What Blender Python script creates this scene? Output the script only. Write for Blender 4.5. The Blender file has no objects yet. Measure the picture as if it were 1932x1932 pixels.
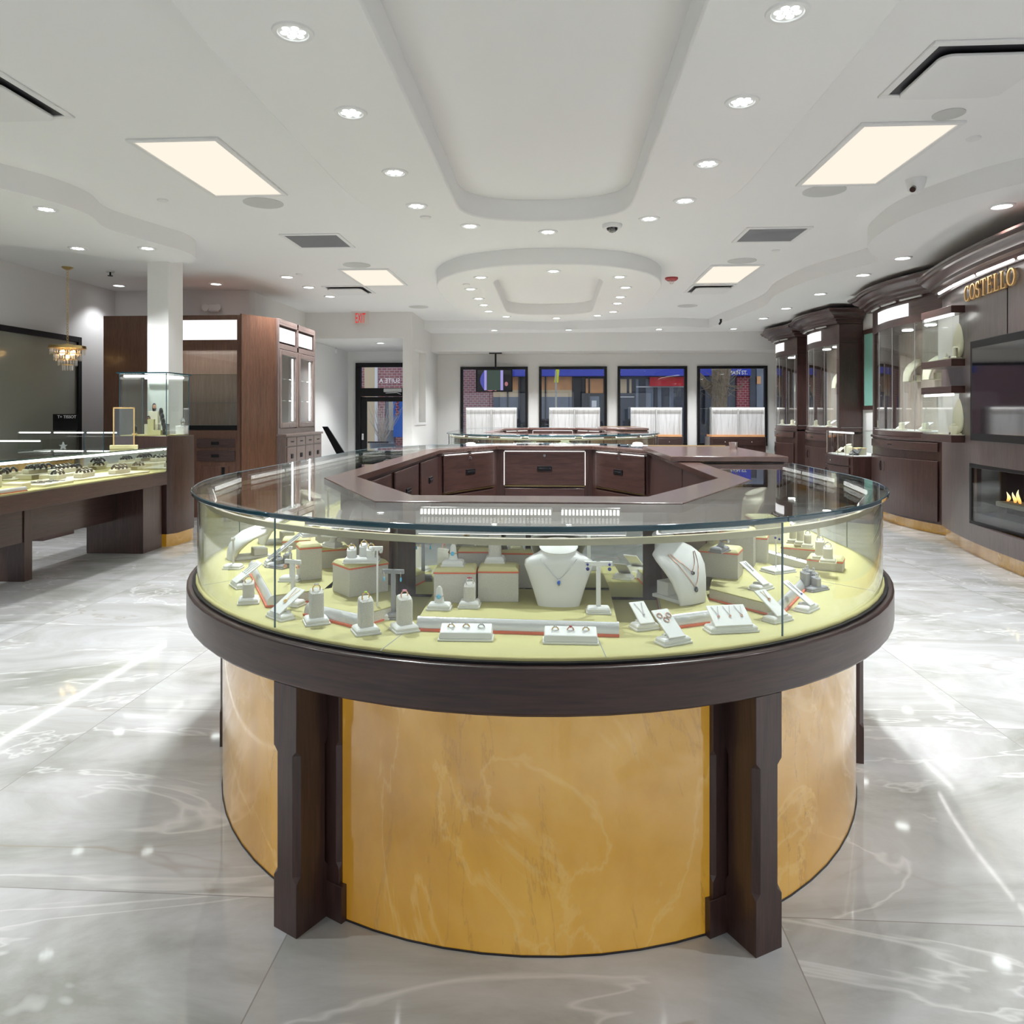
import bpy, math, random
from mathutils import Vector, Matrix
random.seed(7)
PI=math.pi
sc=bpy.context.scene
COL=sc.collection
# ---------------------------------------------------------------- camera model (photo measured at 1932 px)
F=1390.0; HZ=781.0; CX=966.0; TH=math.radians(3.3); HC=1.32
cT,sT=math.cos(TH),math.sin(TH)
def at(px,py,z):
    """floor plan point of something seen at px,py that stands at height z"""
    u=(px-CX)/F; v=(HZ-py)/F; d=(z-HC)/v
    return (d*(u*cT-sT), d*(u*sT+cT))
def atY(px,Y):
    u=(px-CX)/F; d=Y/(u*sT+cT); return d*(u*cT-sT)
# ---------------------------------------------------------------- materials
def srgb(r,g,b):
    f=lambda c:(c/255/12.92) if c/255<=.04045 else ((c/255+.055)/1.055)**2.4
    return (f(r),f(g),f(b),1)
MT={}
def nm(name):
    m=bpy.data.materials.new(name); m.use_nodes=True; nt=m.node_tree; nt.nodes.clear()
    o=nt.nodes.new('ShaderNodeOutputMaterial'); MT[name]=m
    return m,nt,o
def N(nt,t,**k):
    n=nt.nodes.new(t)
    for a,b in k.items():
        if a in n.inputs: n.inputs[a].default_value=b
        else: setattr(n,a,b)
    return n
def L(nt,a,b): nt.links.new(a,b)
def ramp(nt,stops,interp='LINEAR'):
    r=nt.nodes.new('ShaderNodeValToRGB'); e=r.color_ramp.elements; r.color_ramp.interpolation=interp
    while len(e)<len(stops): e.new(.5)
    for i,(p,c) in enumerate(stops): e[i].position=p; e[i].color=c
    return r
def coords(nt,scale=(1,1,1),kind='Object'):
    t=nt.nodes.new('ShaderNodeTexCoord'); m=nt.nodes.new('ShaderNodeMapping'); m.inputs['Scale'].default_value=scale
    L(nt,t.outputs[kind],m.inputs['Vector']); return m.outputs['Vector']
def plain(name,c,rough=.5,metal=0,spec=.5,coat=0,bump=0,bscale=60,var=0,emis=None,es=0,sheen=0):
    m,nt,o=nm(name); p=N(nt,'ShaderNodeBsdfPrincipled',Roughness=rough,Metallic=metal)
    p.inputs['Base Color'].default_value=c; p.inputs['Specular IOR Level'].default_value=spec
    p.inputs['Coat Weight'].default_value=coat; p.inputs['Coat Roughness'].default_value=.05
    if sheen: p.inputs['Sheen Weight'].default_value=sheen
    v=coords(nt)
    if var or bump:
        no=N(nt,'ShaderNodeTexNoise',Scale=bscale,Detail=4.0); L(nt,v,no.inputs['Vector'])
        if var:
            r=ramp(nt,[(0.3,tuple(x*(1-var) for x in c[:3])+(1,)),(0.7,tuple(min(1,x*(1+var)) for x in c[:3])+(1,))])
            L(nt,no.outputs['Fac'],r.inputs['Fac']); L(nt,r.outputs['Color'],p.inputs['Base Color'])
        if bump:
            b=N(nt,'ShaderNodeBump',Strength=bump,Distance=.002); L(nt,no.outputs['Fac'],b.inputs['Height']); L(nt,b.outputs['Normal'],p.inputs['Normal'])
    if emis: p.inputs['Emission Color'].default_value=emis; p.inputs['Emission Strength'].default_value=es
    L(nt,p.outputs[0],o.inputs[0]); return m
def emit(name,c,s):
    m,nt,o=nm(name); e=N(nt,'ShaderNodeEmission',Strength=s); e.inputs['Color'].default_value=c; L(nt,e.outputs[0],o.inputs[0]); return m
def wood(name,dark,light,scale,rough=.32,coat=.25):
    m,nt,o=nm(name); p=N(nt,'ShaderNodeBsdfPrincipled',Roughness=rough); p.inputs['Coat Weight'].default_value=coat; p.inputs['Coat Roughness'].default_value=.12
    v=coords(nt,scale); a=N(nt,'ShaderNodeTexNoise',Scale=2.2,Detail=7.0,Roughness=.62,Distortion=.6); L(nt,v,a.inputs['Vector'])
    v2=coords(nt,tuple(s*5 for s in scale)); b=N(nt,'ShaderNodeTexNoise',Scale=2.0,Detail=4.0); L(nt,v2,b.inputs['Vector'])
    mx=N(nt,'ShaderNodeMix',data_type='FLOAT'); mx.inputs[0].default_value=.45; L(nt,a.outputs['Fac'],mx.inputs[2]); L(nt,b.outputs['Fac'],mx.inputs[3])
    r=ramp(nt,[(.34,dark),(.66,light)]); L(nt,mx.outputs[0],r.inputs['Fac']); L(nt,r.outputs['Color'],p.inputs['Base Color'])
    bp=N(nt,'ShaderNodeBump',Strength=.25,Distance=.001); L(nt,b.outputs['Fac'],bp.inputs['Height']); L(nt,bp.outputs['Normal'],p.inputs['Normal'])
    L(nt,p.outputs[0],o.inputs[0]); return m
WD,WL=(.026,.013,.012,1),(.072,.034,.028,1)
wood('wood_vertical',WD,WL,(14,14,1.0))
wood('wood_horizontal',WD,WL,(1.0,1.0,14))
wood('wood_flat',(.055,.028,.023,1),(.12,.062,.048,1),(1.2,16,3),rough=.22,coat=.5)
wood('wood_reddish',(.07,.03,.02,1),(.16,.075,.045,1),(14,14,1.0),rough=.35)
wood('wood_panel_pale',(.42,.34,.29,1),(.56,.47,.41,1),(10,10,.8),rough=.4)
wood('bark',(.12,.09,.06,1),(.33,.26,.18,1),(6,6,1.2),rough=.9,coat=0)
plain('wall_paint',srgb(232,231,229),.75,bump=.03,bscale=220)
plain('ceiling_paint',srgb(243,243,243),.85)
plain('wall_shell',srgb(226,224,223),.8)
plain('cream_fabric',srgb(200,193,134),.75,bump=.25,bscale=900,var=.03)
plain('cream_top',srgb(226,219,165),.6,bump=.2,bscale=900)
plain('riser_leather',srgb(228,224,216),.5,bump=1.0,bscale=420,var=.08)
plain('orange_trim',srgb(236,118,88),.5)
plain('white_leather',srgb(249,248,245),.5,bump=.15,bscale=700)
plain('ivory_leather',srgb(236,230,205),.55,bump=.15,bscale=700)
plain('grey_velvet',srgb(158,158,162),.8,bump=.3,bscale=900)
plain('silver',(.72,.72,.73,1),.22,metal=1)
plain('chrome',(.85,.85,.87,1),.06,metal=1)
plain('satin_rail',srgb(205,196,165),.35,metal=.3)
plain('gold',(.95,.66,.28,1),.2,metal=1)
plain('rose_gold',(.9,.52,.38,1),.2,metal=1)
plain('brass',(.72,.55,.25,1),.3,metal=1)
plain('black_metal',srgb(22,21,24),.4,spec=.25)
plain('black_plastic',srgb(12,12,14),.35,spec=.25)
plain('black_gloss',srgb(10,11,16),.04,coat=1)
plain('grey_plastic',srgb(190,190,188),.5)
plain('vent_grey',srgb(152,152,155),.6)
plain('pale_metal',srgb(200,200,198),.45)
plain('speaker_mesh',srgb(196,196,194),.7,bump=.5,bscale=900)
plain('mirror',(.82,.84,.82,1),.02,metal=1)
plain('teal_panel',srgb(120,168,155),.25,coat=.3)
plain('red_plastic',srgb(140,30,34),.35)
plain('teal_edge',(.006,.06,.085,1),.08,spec=.8,coat=.6)
plain('joint_grey',srgb(110,130,134),.15,metal=.3)
plain('gem_blue',(.01,.12,.75,1),.05,coat=1)
plain('gem_aqua',(.1,.55,.9,1),.05,coat=1)
plain('gem_red',(.45,.02,.06,1),.05,coat=1)
plain('gem_pink',(.75,.25,.4,1),.05,coat=1)
plain('gem_green',(.45,.75,.05,1),.05,coat=1)
plain('gem_clear',(.9,.92,.95,1),.03,metal=.7)
plain('gem_sapphire',(.02,.03,.3,1),.05,coat=1)
plain('gem_dark',(.03,.03,.04,1),.05,coat=1)
plain('watch_dark',srgb(42,40,46),.3,coat=.4)
plain('flame_bed',srgb(150,148,140),.8,bump=1,bscale=60)
plain('blue_paint',srgb(60,110,200),.5)
plain('awning_blue',srgb(52,70,190),.6,bump=.1,bscale=30)
plain('awning_red',srgb(200,30,45),.6,bump=.1,bscale=30)
plain('tan_stucco',srgb(222,200,165),.8)
plain('peach_stucco',srgb(230,170,120),.8,var=.15,bscale=2)
plain('asphalt',srgb(130,130,135),.85,var=.1,bscale=3)
plain('concrete',srgb(185,180,172),.8,var=.08,bscale=2)
plain('shop_dark',srgb(52,58,72),.25,coat=.4,var=.3,bscale=1.5)
plain('shop_grey',srgb(110,118,132),.3,coat=.4,var=.3,bscale=1.2)
plain('dark_frame',srgb(38,36,42),.4)
plain('white_paint',srgb(235,235,235),.5)
plain('yellow_cloth',srgb(225,230,40),.7)
plain('twig_white',srgb(205,195,185),.8)
emit('led_white',(1,.98,.95,1),5.2)
emit('led_hot',(1,.97,.93,1),16.0)
emit('led_soft',(1,.985,.96,1),3.0)
emit('lens_white',(.93,1,.98,1),9.0)
emit('panel_light',(1.0,.915,.78,1),1.13)
emit('lightbox',(1,1,1,1),1.2)
emit('bulb_warm',(1,.62,.25,1),9.0)
emit('exit_red',(.85,.03,.03,1),.95)
emit('sign_white',(.95,.95,1,1),.8)
emit('screen_purple',(.45,.4,.85,1),.9)
emit('screen_skin',(.75,.32,.36,1),.6)
emit('screen_green',(.10,.14,.12,1),.7)
emit('screen_blue',(.12,.13,.5,1),.8)
def mat_flame():
    m,nt,o=nm('flame'); v=coords(nt,kind='Generated'); s=N(nt,'ShaderNodeSeparateXYZ'); L(nt,v,s.inputs[0])
    r=ramp(nt,[(0,(1,.35,.05,1)),(.35,(1,.62,.2,1)),(.8,(1,.85,.5,1))]); L(nt,s.outputs['Z'],r.inputs['Fac'])
    e=N(nt,'ShaderNodeEmission',Strength=2.0); L(nt,r.outputs['Color'],e.inputs['Color']); L(nt,e.outputs[0],o.inputs[0])
mat_flame()
def mat_glass(name,tint,base=.04,gain=.96,rough=0.0):
    m,nt,o=nm(name); t=N(nt,'ShaderNodeBsdfTransparent'); t.inputs['Color'].default_value=tint
    g=N(nt,'ShaderNodeBsdfGlossy',Roughness=rough); g.inputs['Color'].default_value=(1,1,1,1)
    lw=N(nt,'ShaderNodeLayerWeight',Blend=.5)
    pw=N(nt,'ShaderNodeMath',operation='POWER'); pw.inputs[1].default_value=5.0; L(nt,lw.outputs['Facing'],pw.inputs[0])
    ma=N(nt,'ShaderNodeMath',operation='MULTIPLY_ADD'); ma.inputs[1].default_value=gain; ma.inputs[2].default_value=base; L(nt,pw.outputs[0],ma.inputs[0])
    mx=N(nt,'ShaderNodeMixShader'); L(nt,ma.outputs[0],mx.inputs[0]); L(nt,t.outputs[0],mx.inputs[1]); L(nt,g.outputs[0],mx.inputs[2]); L(nt,mx.outputs[0],o.inputs[0])
mat_glass('glass',(.965,.985,.975,1))
mat_glass('window_glass',(.93,.95,.97,1),base=.03,gain=.5)
mat_glass('crystal',(.97,.95,.92,1),base=.2)
def mat_marble():
    m,nt,o=nm('marble_floor'); p=N(nt,'ShaderNodeBsdfPrincipled',Roughness=.045); p.inputs['Specular IOR Level'].default_value=.55
    g=N(nt,'ShaderNodeNewGeometry'); pos=g.outputs['Position']
    # per tile offset so veins break at the joints
    def tile(axis_off,size):
        a=N(nt,'ShaderNodeVectorMath',operation='SUBTRACT'); a.inputs[1].default_value=axis_off; L(nt,pos,a.inputs[0])
        b=N(nt,'ShaderNodeVectorMath',operation='DIVIDE'); b.inputs[1].default_value=size; L(nt,a.outputs[0],b.inputs[0]); return b.outputs[0]
    tl=tile((.585,1.97,0),(1.262,1.235,1))
    fl=N(nt,'ShaderNodeVectorMath',operation='FLOOR'); L(nt,tl,fl.inputs[0])
    wn=N(nt,'ShaderNodeTexWhiteNoise',noise_dimensions='3D'); L(nt,fl.outputs[0],wn.inputs['Vector'])
    sc2=N(nt,'ShaderNodeVectorMath',operation='SCALE'); sc2.inputs['Scale'].default_value=9; L(nt,wn.outputs['Color'],sc2.inputs[0])
    ad0=N(nt,'ShaderNodeVectorMath',operation='ADD'); L(nt,pos,ad0.inputs[0]); L(nt,sc2.outputs[0],ad0.inputs[1])
    ad=N(nt,'ShaderNodeMapping'); ad.inputs['Rotation'].default_value=(0,0,.5); ad.inputs['Scale'].default_value=(.75,1.7,1); L(nt,ad0.outputs[0],ad.inputs['Vector'])
    n1=N(nt,'ShaderNodeTexNoise',Scale=.9,Detail=9.0,Roughness=.62,Distortion=1.6); L(nt,ad.outputs[0],n1.inputs['Vector'])
    r1=ramp(nt,[(.3,srgb(142,143,136)),(.46,srgb(168,168,165)),(.6,srgb(183,183,183)),(.75,srgb(198,198,200))]); L(nt,n1.outputs['Fac'],r1.inputs['Fac'])
    n2=N(nt,'ShaderNodeTexNoise',Scale=.5,Detail=5.0,Roughness=.6,Distortion=1.4); L(nt,ad.outputs[0],n2.inputs['Vector'])
    r2=ramp(nt,[(.49,(0,0,0,1)),(.5,(.75,.75,.75,1)),(.51,(0,0,0,1))]); L(nt,n2.outputs['Fac'],r2.inputs['Fac'])
    n3=N(nt,'ShaderNodeTexNoise',Scale=.7,Detail=2.0); L(nt,ad.outputs[0],n3.inputs['Vector'])
    r3=ramp(nt,[(.5,(0,0,0,1)),(.7,(1,1,1,1))]); L(nt,n3.outputs['Fac'],r3.inputs['Fac'])
    mu=N(nt,'ShaderNodeMath',operation='MULTIPLY'); L(nt,r2.outputs['Color'],mu.inputs[0]); L(nt,r3.outputs['Color'],mu.inputs[1])
    mx=N(nt,'ShaderNodeMix',data_type='RGBA'); L(nt,mu.outputs[0],mx.inputs[0]); L(nt,r1.outputs['Color'],mx.inputs[6]); mx.inputs[7].default_value=srgb(146,136,120)
    n4=N(nt,'ShaderNodeTexNoise',Scale=.6,Detail=5.0,Roughness=.6,Distortion=1.2); L(nt,ad.outputs[0],n4.inputs['Vector'])
    r4=ramp(nt,[(.488,(0,0,0,1)),(.5,(.4,.4,.4,1)),(.512,(0,0,0,1))]); L(nt,n4.outputs['Fac'],r4.inputs['Fac'])
    mx2=N(nt,'ShaderNodeMix',data_type='RGBA'); L(nt,r4.outputs['Color'],mx2.inputs[0]); L(nt,mx.outputs[2],mx2.inputs[6]); mx2.inputs[7].default_value=srgb(226,226,224)
    # joints
    fr=N(nt,'ShaderNodeVectorMath',operation='FRACTION'); L(nt,tl,fr.inputs[0]); s=N(nt,'ShaderNodeSeparateXYZ'); L(nt,fr.outputs[0],s.inputs[0])
    def near(c,w):
        a=N(nt,'ShaderNodeMath',operation='PINGPONG'); a.inputs[1].default_value=.5; L(nt,c,a.inputs[0])
        b=N(nt,'ShaderNodeMath',operation='LESS_THAN'); b.inputs[1].default_value=w; L(nt,a.outputs[0],b.inputs[0]); return b.outputs[0]
    jm=N(nt,'ShaderNodeMath',operation='MAXIMUM'); L(nt,near(s.outputs['X'],.0014),jm.inputs[0]); L(nt,near(s.outputs['Y'],.0014),jm.inputs[1])
    mx3=N(nt,'ShaderNodeMix',data_type='RGBA'); L(nt,jm.outputs[0],mx3.inputs[0]); L(nt,mx2.outputs[2],mx3.inputs[6]); mx3.inputs[7].default_value=srgb(140,138,134)
    L(nt,mx3.outputs[2],p.inputs['Base Color']); L(nt,p.outputs[0],o.inputs[0])
mat_marble()
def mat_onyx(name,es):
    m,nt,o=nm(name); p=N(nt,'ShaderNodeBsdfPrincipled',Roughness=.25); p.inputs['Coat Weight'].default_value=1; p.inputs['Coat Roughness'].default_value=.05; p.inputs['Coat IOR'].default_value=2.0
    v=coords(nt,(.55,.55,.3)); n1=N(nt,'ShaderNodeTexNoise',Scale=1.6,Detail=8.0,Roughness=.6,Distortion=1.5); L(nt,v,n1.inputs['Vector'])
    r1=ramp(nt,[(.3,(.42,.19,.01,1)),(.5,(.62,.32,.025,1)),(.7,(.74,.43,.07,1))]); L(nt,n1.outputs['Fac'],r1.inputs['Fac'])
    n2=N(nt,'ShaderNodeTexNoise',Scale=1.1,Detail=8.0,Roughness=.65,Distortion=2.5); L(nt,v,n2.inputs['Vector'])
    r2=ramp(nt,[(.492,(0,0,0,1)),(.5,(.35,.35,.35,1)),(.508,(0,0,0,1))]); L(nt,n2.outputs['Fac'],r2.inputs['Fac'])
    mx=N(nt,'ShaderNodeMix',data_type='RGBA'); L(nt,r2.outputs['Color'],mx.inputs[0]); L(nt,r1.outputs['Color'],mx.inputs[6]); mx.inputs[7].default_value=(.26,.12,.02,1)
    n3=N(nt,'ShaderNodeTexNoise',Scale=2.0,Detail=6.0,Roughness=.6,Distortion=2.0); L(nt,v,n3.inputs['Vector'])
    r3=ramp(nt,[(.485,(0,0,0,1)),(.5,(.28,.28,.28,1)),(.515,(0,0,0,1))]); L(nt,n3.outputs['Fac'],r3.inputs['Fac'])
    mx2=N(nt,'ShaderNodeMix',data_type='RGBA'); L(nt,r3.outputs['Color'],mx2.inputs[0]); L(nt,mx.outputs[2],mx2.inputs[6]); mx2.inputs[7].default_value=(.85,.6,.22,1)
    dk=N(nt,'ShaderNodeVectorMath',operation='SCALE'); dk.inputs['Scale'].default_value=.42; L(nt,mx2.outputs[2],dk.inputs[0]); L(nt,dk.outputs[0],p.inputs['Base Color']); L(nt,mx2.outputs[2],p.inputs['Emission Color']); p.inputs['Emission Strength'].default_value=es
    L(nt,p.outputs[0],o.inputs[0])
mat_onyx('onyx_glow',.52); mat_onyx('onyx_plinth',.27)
def mat_brick(name,c1,c2,mo,scale):
    m,nt,o=nm(name); p=N(nt,'ShaderNodeBsdfPrincipled',Roughness=.85)
    t=nt.nodes.new('ShaderNodeTexCoord'); s=N(nt,'ShaderNodeSeparateXYZ'); L(nt,t.outputs['Object'],s.inputs[0]); c=N(nt,'ShaderNodeCombineXYZ'); L(nt,s.outputs['X'],c.inputs['X']); L(nt,s.outputs['Z'],c.inputs['Y'])
    b=N(nt,'ShaderNodeTexBrick',Scale=scale); b.inputs['Color1'].default_value=c1; b.inputs['Color2'].default_value=c2; b.inputs['Mortar'].default_value=mo; b.inputs['Mortar Size'].default_value=.02
    L(nt,c.outputs[0],b.inputs['Vector']); L(nt,b.outputs['Color'],p.inputs['Base Color']); L(nt,p.outputs[0],o.inputs[0])
mat_brick('brick_pink',srgb(172,112,112),srgb(150,98,104),srgb(205,195,195),3.0)
mat_brick('brick_red',srgb(165,75,80),srgb(148,64,72),srgb(190,165,165),3.0)
def mat_drape(name):
    m,nt,o=nm(name); p=N(nt,'ShaderNodeBsdfPrincipled',Roughness=.5); v=coords(nt,(9,9,.7)); n=N(nt,'ShaderNodeTexNoise',Scale=3.0,Detail=5.0,Distortion=.5); L(nt,v,n.inputs['Vector'])
    r=ramp(nt,[(.3,srgb(196,194,194)),(.5,srgb(226,225,226)),(.7,srgb(238,238,240))]); L(nt,n.outputs['Fac'],r.inputs['Fac']); L(nt,r.outputs['Color'],p.inputs['Base Color']); L(nt,p.outputs[0],o.inputs[0])
mat_drape('pale_backing')
def mat_beads():
    m,nt,o=nm('silver_beads'); p=N(nt,'ShaderNodeBsdfPrincipled',Roughness=.3,Metallic=.35); p.inputs['Base Color'].default_value=(.8,.8,.82,1)
    v=coords(nt); vo=N(nt,'ShaderNodeTexVoronoi',Scale=110.0); L(nt,v,vo.inputs['Vector']); b=N(nt,'ShaderNodeBump',Strength=.35,Distance=.0015); b.invert=True
    L(nt,vo.outputs['Distance'],b.inputs['Height']); L(nt,b.outputs['Normal'],p.inputs['Normal']); L(nt,p.outputs[0],o.inputs[0])
mat_beads()
plain("pane_grey",srgb(150,150,140),.12,coat=.3)
wood("wood_panel_rose",(.42,.27,.21,1),(.56,.39,.31,1),(12,12,.7),rough=.3)
wood("wood_vertical_pale",(.13,.09,.08,1),(.22,.16,.145,1),(14,14,1.0))
wood("wood_vertical_grey",(.085,.062,.058,1),(.14,.108,.10,1),(10,10,.8),rough=.3,coat=.3)
plain("gold_lit",(.95,.62,.26,1),.3,metal=.6)
mat_glass("shelf_glass",(.9,.96,.96,1),base=.25)
EXPO=-0.16
PK=2.6
# ---------------------------------------------------------------- mesh builder
class MB:
    def __init__(s): s.v=[]; s.f=[]; s.m=[]; s.mi=0
    def add(s,vs,fs,M=None):
        b=len(s.v)
        s.v+= [tuple(M@Vector(v)) for v in vs] if M is not None else [tuple(v) for v in vs]
        s.f+=[tuple(b+i for i in f) for f in fs]; s.m+=[s.mi]*len(fs); return s
    def box(s,x0,x1,y0,y1,z0,z1,M=None):
        vs=[(x0,y0,z0),(x1,y0,z0),(x1,y1,z0),(x0,y1,z0),(x0,y0,z1),(x1,y0,z1),(x1,y1,z1),(x0,y1,z1)]
        return s.add(vs,[(0,3,2,1),(4,5,6,7),(0,1,5,4),(1,2,6,5),(2,3,7,6),(3,0,4,7)],M)
    def bar(s,p,q,w,z0,z1):
        """vertical slab along the plan line p-q, width w"""
        p=Vector(p[:2]);q=Vector(q[:2]);d=(q-p).normalized();n=Vector((-d.y,d.x))*w/2
        return s.prism([(p-n),(q-n),(q+n),(p+n)],z0,z1)
    def prism(s,poly,z0,z1,M=None):
        n=len(poly); vs=[(p[0],p[1],z0) for p in poly]+[(p[0],p[1],z1) for p in poly]
        fs=[tuple(range(n-1,-1,-1)),tuple(range(n,2*n))]+[(i,(i+1)%n,n+(i+1)%n,n+i) for i in range(n)]
        return s.add(vs,fs,M)
    def loft(s,rings,cap=True,closed=True,M=None):
        n=len(rings[0]); vs=[v for r in rings for v in r]; fs=[]
        for k in range(len(rings)-1):
            for i in range(n if closed else n-1):
                j=(i+1)%n; fs.append((k*n+i,k*n+j,(k+1)*n+j,(k+1)*n+i))
        if cap: fs.append(tuple(range(n-1,-1,-1))); fs.append(tuple((len(rings)-1)*n+i for i in range(n)))
        return s.add(vs,fs,M)
    def annulus(s,outer,inner,z0,z1):
        """solid between two closed polygons of equal point count"""
        n=len(outer); vs=[(p[0],p[1],z0) for p in outer]+[(p[0],p[1],z1) for p in outer]+[(p[0],p[1],z0) for p in inner]+[(p[0],p[1],z1) for p in inner]; fs=[]
        for i in range(n):
            j=(i+1)%n; fs+=[(i,j,n+j,n+i),(2*n+j,2*n+i,3*n+i,3*n+j),(n+i,n+j,3*n+j,3*n+i),(j,i,2*n+i,2*n+j)]
        return s.add(vs,fs)
    def lathe(s,prof,n=24,M=None,a0=0,a1=2*PI,sx=1,sy=1):
        full=abs(a1-a0-2*PI)<1e-6; k=n if full else n+1
        rings=[[(r*sx*math.cos(a0+(a1-a0)*i/n),r*sy*math.sin(a0+(a1-a0)*i/n),z) for i in range(k)] for r,z in prof]
        return s.loft(rings,cap=full,closed=full,M=M)
    def tube(s,pts,r,n=8,cap=True,closed=False,rs=None):
        pts=[Vector(p) for p in pts]; R=[]; prev=None; K=len(pts)
        for i,p in enumerate(pts):
            if closed: t=(pts[(i+1)%K]-pts[i-1]).normalized()
            else: t=(pts[min(i+1,K-1)]-pts[max(i-1,0)]).normalized()
            if prev is None:
                u=Vector((0,0,1)) if abs(t.z)<.9 else Vector((1,0,0)); a=t.cross(u).normalized()
            else: a=(prev-t*prev.dot(t)); a=a.normalized() if a.length>1e-6 else t.cross(Vector((0,0,1))).normalized()
            prev=a; b=t.cross(a); rr=rs[i] if rs else r
            R.append([p+a*rr*math.cos(2*PI*k/n)+b*rr*math.sin(2*PI*k/n) for k in range(n)])
        if closed: R.append(R[0]); cap=False
        return s.loft(R,cap=cap)
    def sphere(s,c,r,n=12,m=8,sc=(1,1,1)):
        rings=[[(c[0]+r*sc[0]*math.sin(PI*j/m)*math.cos(2*PI*i/n),c[1]+r*sc[1]*math.sin(PI*j/m)*math.sin(2*PI*i/n),c[2]-r*sc[2]*math.cos(PI*j/m)) for i in range(n)] for j in range(1,m)]
        b=len(s.v); s.loft(rings,cap=False); n0=len(s.v)
        s.v+=[(c[0],c[1],c[2]-r*sc[2]),(c[0],c[1],c[2]+r*sc[2])]
        for i in range(n):
            s.f.append((b+(i+1)%n,b+i,n0)); s.m.append(s.mi); q=b+(m-2)*n; s.f.append((q+i,q+(i+1)%n,n0+1)); s.m.append(s.mi)
        return s
    def build(s,name,mats,parent=None,loc=None,rotz=0,bevel=0,smooth=35,seg=2):
        me=bpy.data.meshes.new(name); me.from_pydata(s.v,[],s.f); 
        if isinstance(mats,str): mats=[mats]
        for m in mats: me.materials.append(MT[m])
        me.polygons.foreach_set('material_index',s.m)
        me.polygons.foreach_set('use_smooth',[bool(smooth)]*len(me.polygons)); me.update()
        me.validate()
        if smooth: me.set_sharp_from_angle(angle=math.radians(smooth))
        o=bpy.data.objects.new(name,me); COL.objects.link(o)
        if loc: o.location=loc
        if rotz: o.rotation_euler=(0,0,rotz)
        if parent: o.parent=parent
        if bevel:
            b=o.modifiers.new('soft_edge','BEVEL'); b.width=bevel; b.segments=seg; b.limit_method='ANGLE'; b.angle_limit=math.radians(40)
        return o
def thing(name,label,cat,loc=(0,0,0),rotz=0,group=None):
    o=bpy.data.objects.new(name,None); COL.objects.link(o); o.empty_display_size=.05; o.location=loc; o.rotation_euler=(0,0,rotz)
    return tag(o,label,cat,group)
def tag(o,label,cat,group=None):
    o['label']=label; o['category']=cat
    if group: o['group']=group
    return o
def struct(o,label=None):
    o['kind']='structure'
    if label: o['label']=label
    return o
def copy_tree(o,parent=None):
    c=o.copy(); COL.objects.link(c); c.parent=parent
    for ch in [x for x in list(o.children)]: copy_tree(ch,c)
    return c
def arc(cx,cy,r,a0,a1,n): return [(cx+r*math.cos(a0+(a1-a0)*i/n),cy+r*math.sin(a0+(a1-a0)*i/n)) for i in range(n+1)]
def text(name,body,size,mat,parent=None,loc=(0,0,0),rot=(PI/2,0,0),ext=.002,sx=1,align='CENTER',bold=0):
    c=bpy.data.curves.new(name,'FONT'); c.body=body; c.size=size; c.extrude=ext; c.align_x=align; c.align_y='CENTER'; c.offset=bold
    c.materials.append(MT[mat]); o=bpy.data.objects.new(name,c); COL.objects.link(o); o.location=loc; o.rotation_euler=rot; o.scale=(sx,1,1)
    me=bpy.data.meshes.new_from_object(o.evaluated_get(bpy.context.evaluated_depsgraph_get())); bpy.data.objects.remove(o)
    o=bpy.data.objects.new(name,me); COL.objects.link(o); o.location=loc; o.rotation_euler=rot; o.scale=(sx,1,1)
    if not me.materials: me.materials.append(MT[mat])
    if parent: o.parent=parent
    return o
LIGHTS=[]
def spot(x,y,z,p,ang=110,r=.05,col=(.945,.975,1)):
    l=bpy.data.lights.new('downlight_beam','SPOT'); l.energy=p*PK; l.spot_size=math.radians(ang); l.spot_blend=.6; l.shadow_soft_size=r; l.color=col
    return l
# ================================================================ ROOM SHELL
CZ=3.11; RZ=2.93
def wallbox(name,x0,x1,y0,y1,z0,z1,mat='wall_paint',label=None):
    return struct(MB().box(x0,x1,y0,y1,z0,z1).build(name,mat,smooth=0),label)
struct(MB().box(-6.6,4.8,-3.2,15.8,-.12,0).build('floor','marble_floor',smooth=0),'polished pale marble tile floor with grey and tan veins')
struct(MB().box(-6.6,4.8,-3.2,15.8,CZ,CZ+.15).build('ceiling','ceiling_paint',smooth=0),'flat white main ceiling')
w=MB(); w.box(-6.6,4.8,-3.2,-3.0,0,.45).box(-6.6,4.8,-3.2,-3.0,2.35,CZ)
for a in (-6.6,-2.9,.9,4.5): w.box(a,a+.3,-3.2,-3.0,.45,2.35)  # openings behind the camera, added to let in fill daylight
struct(w.build('wall_front','wall_shell',smooth=0))
for i,a in enumerate((-6.3,-2.6,1.2)):
    g=struct(MB().box(a,a+.06,-3.12,-3.08,.45,2.35).box(a+3.24,a+3.3,-3.12,-3.08,.45,2.35).box(a+.06,a+3.24,-3.12,-3.08,.45,.51).box(a+.06,a+3.24,-3.12,-3.08,2.29,2.35).build('window_%d'%(i+5),'black_metal',smooth=0))  # frames of the added, unseen daylight openings
# left wall with the big mirror/window opening is solid; the black framed glazing hangs on it
wallbox('wall_left',-6.6,-6.4,-3.0,10.6,0,CZ,'wall_shell')
wallbox('wall_left_back',-6.4,-4.4,10.4,10.6,0,CZ,'wall_shell')
wallbox('wall_left_entry',-4.6,-4.4,10.6,15.8,0,CZ)
wallbox('wall_right',4.57,4.77,-3.0,15.8,0,CZ)
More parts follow.
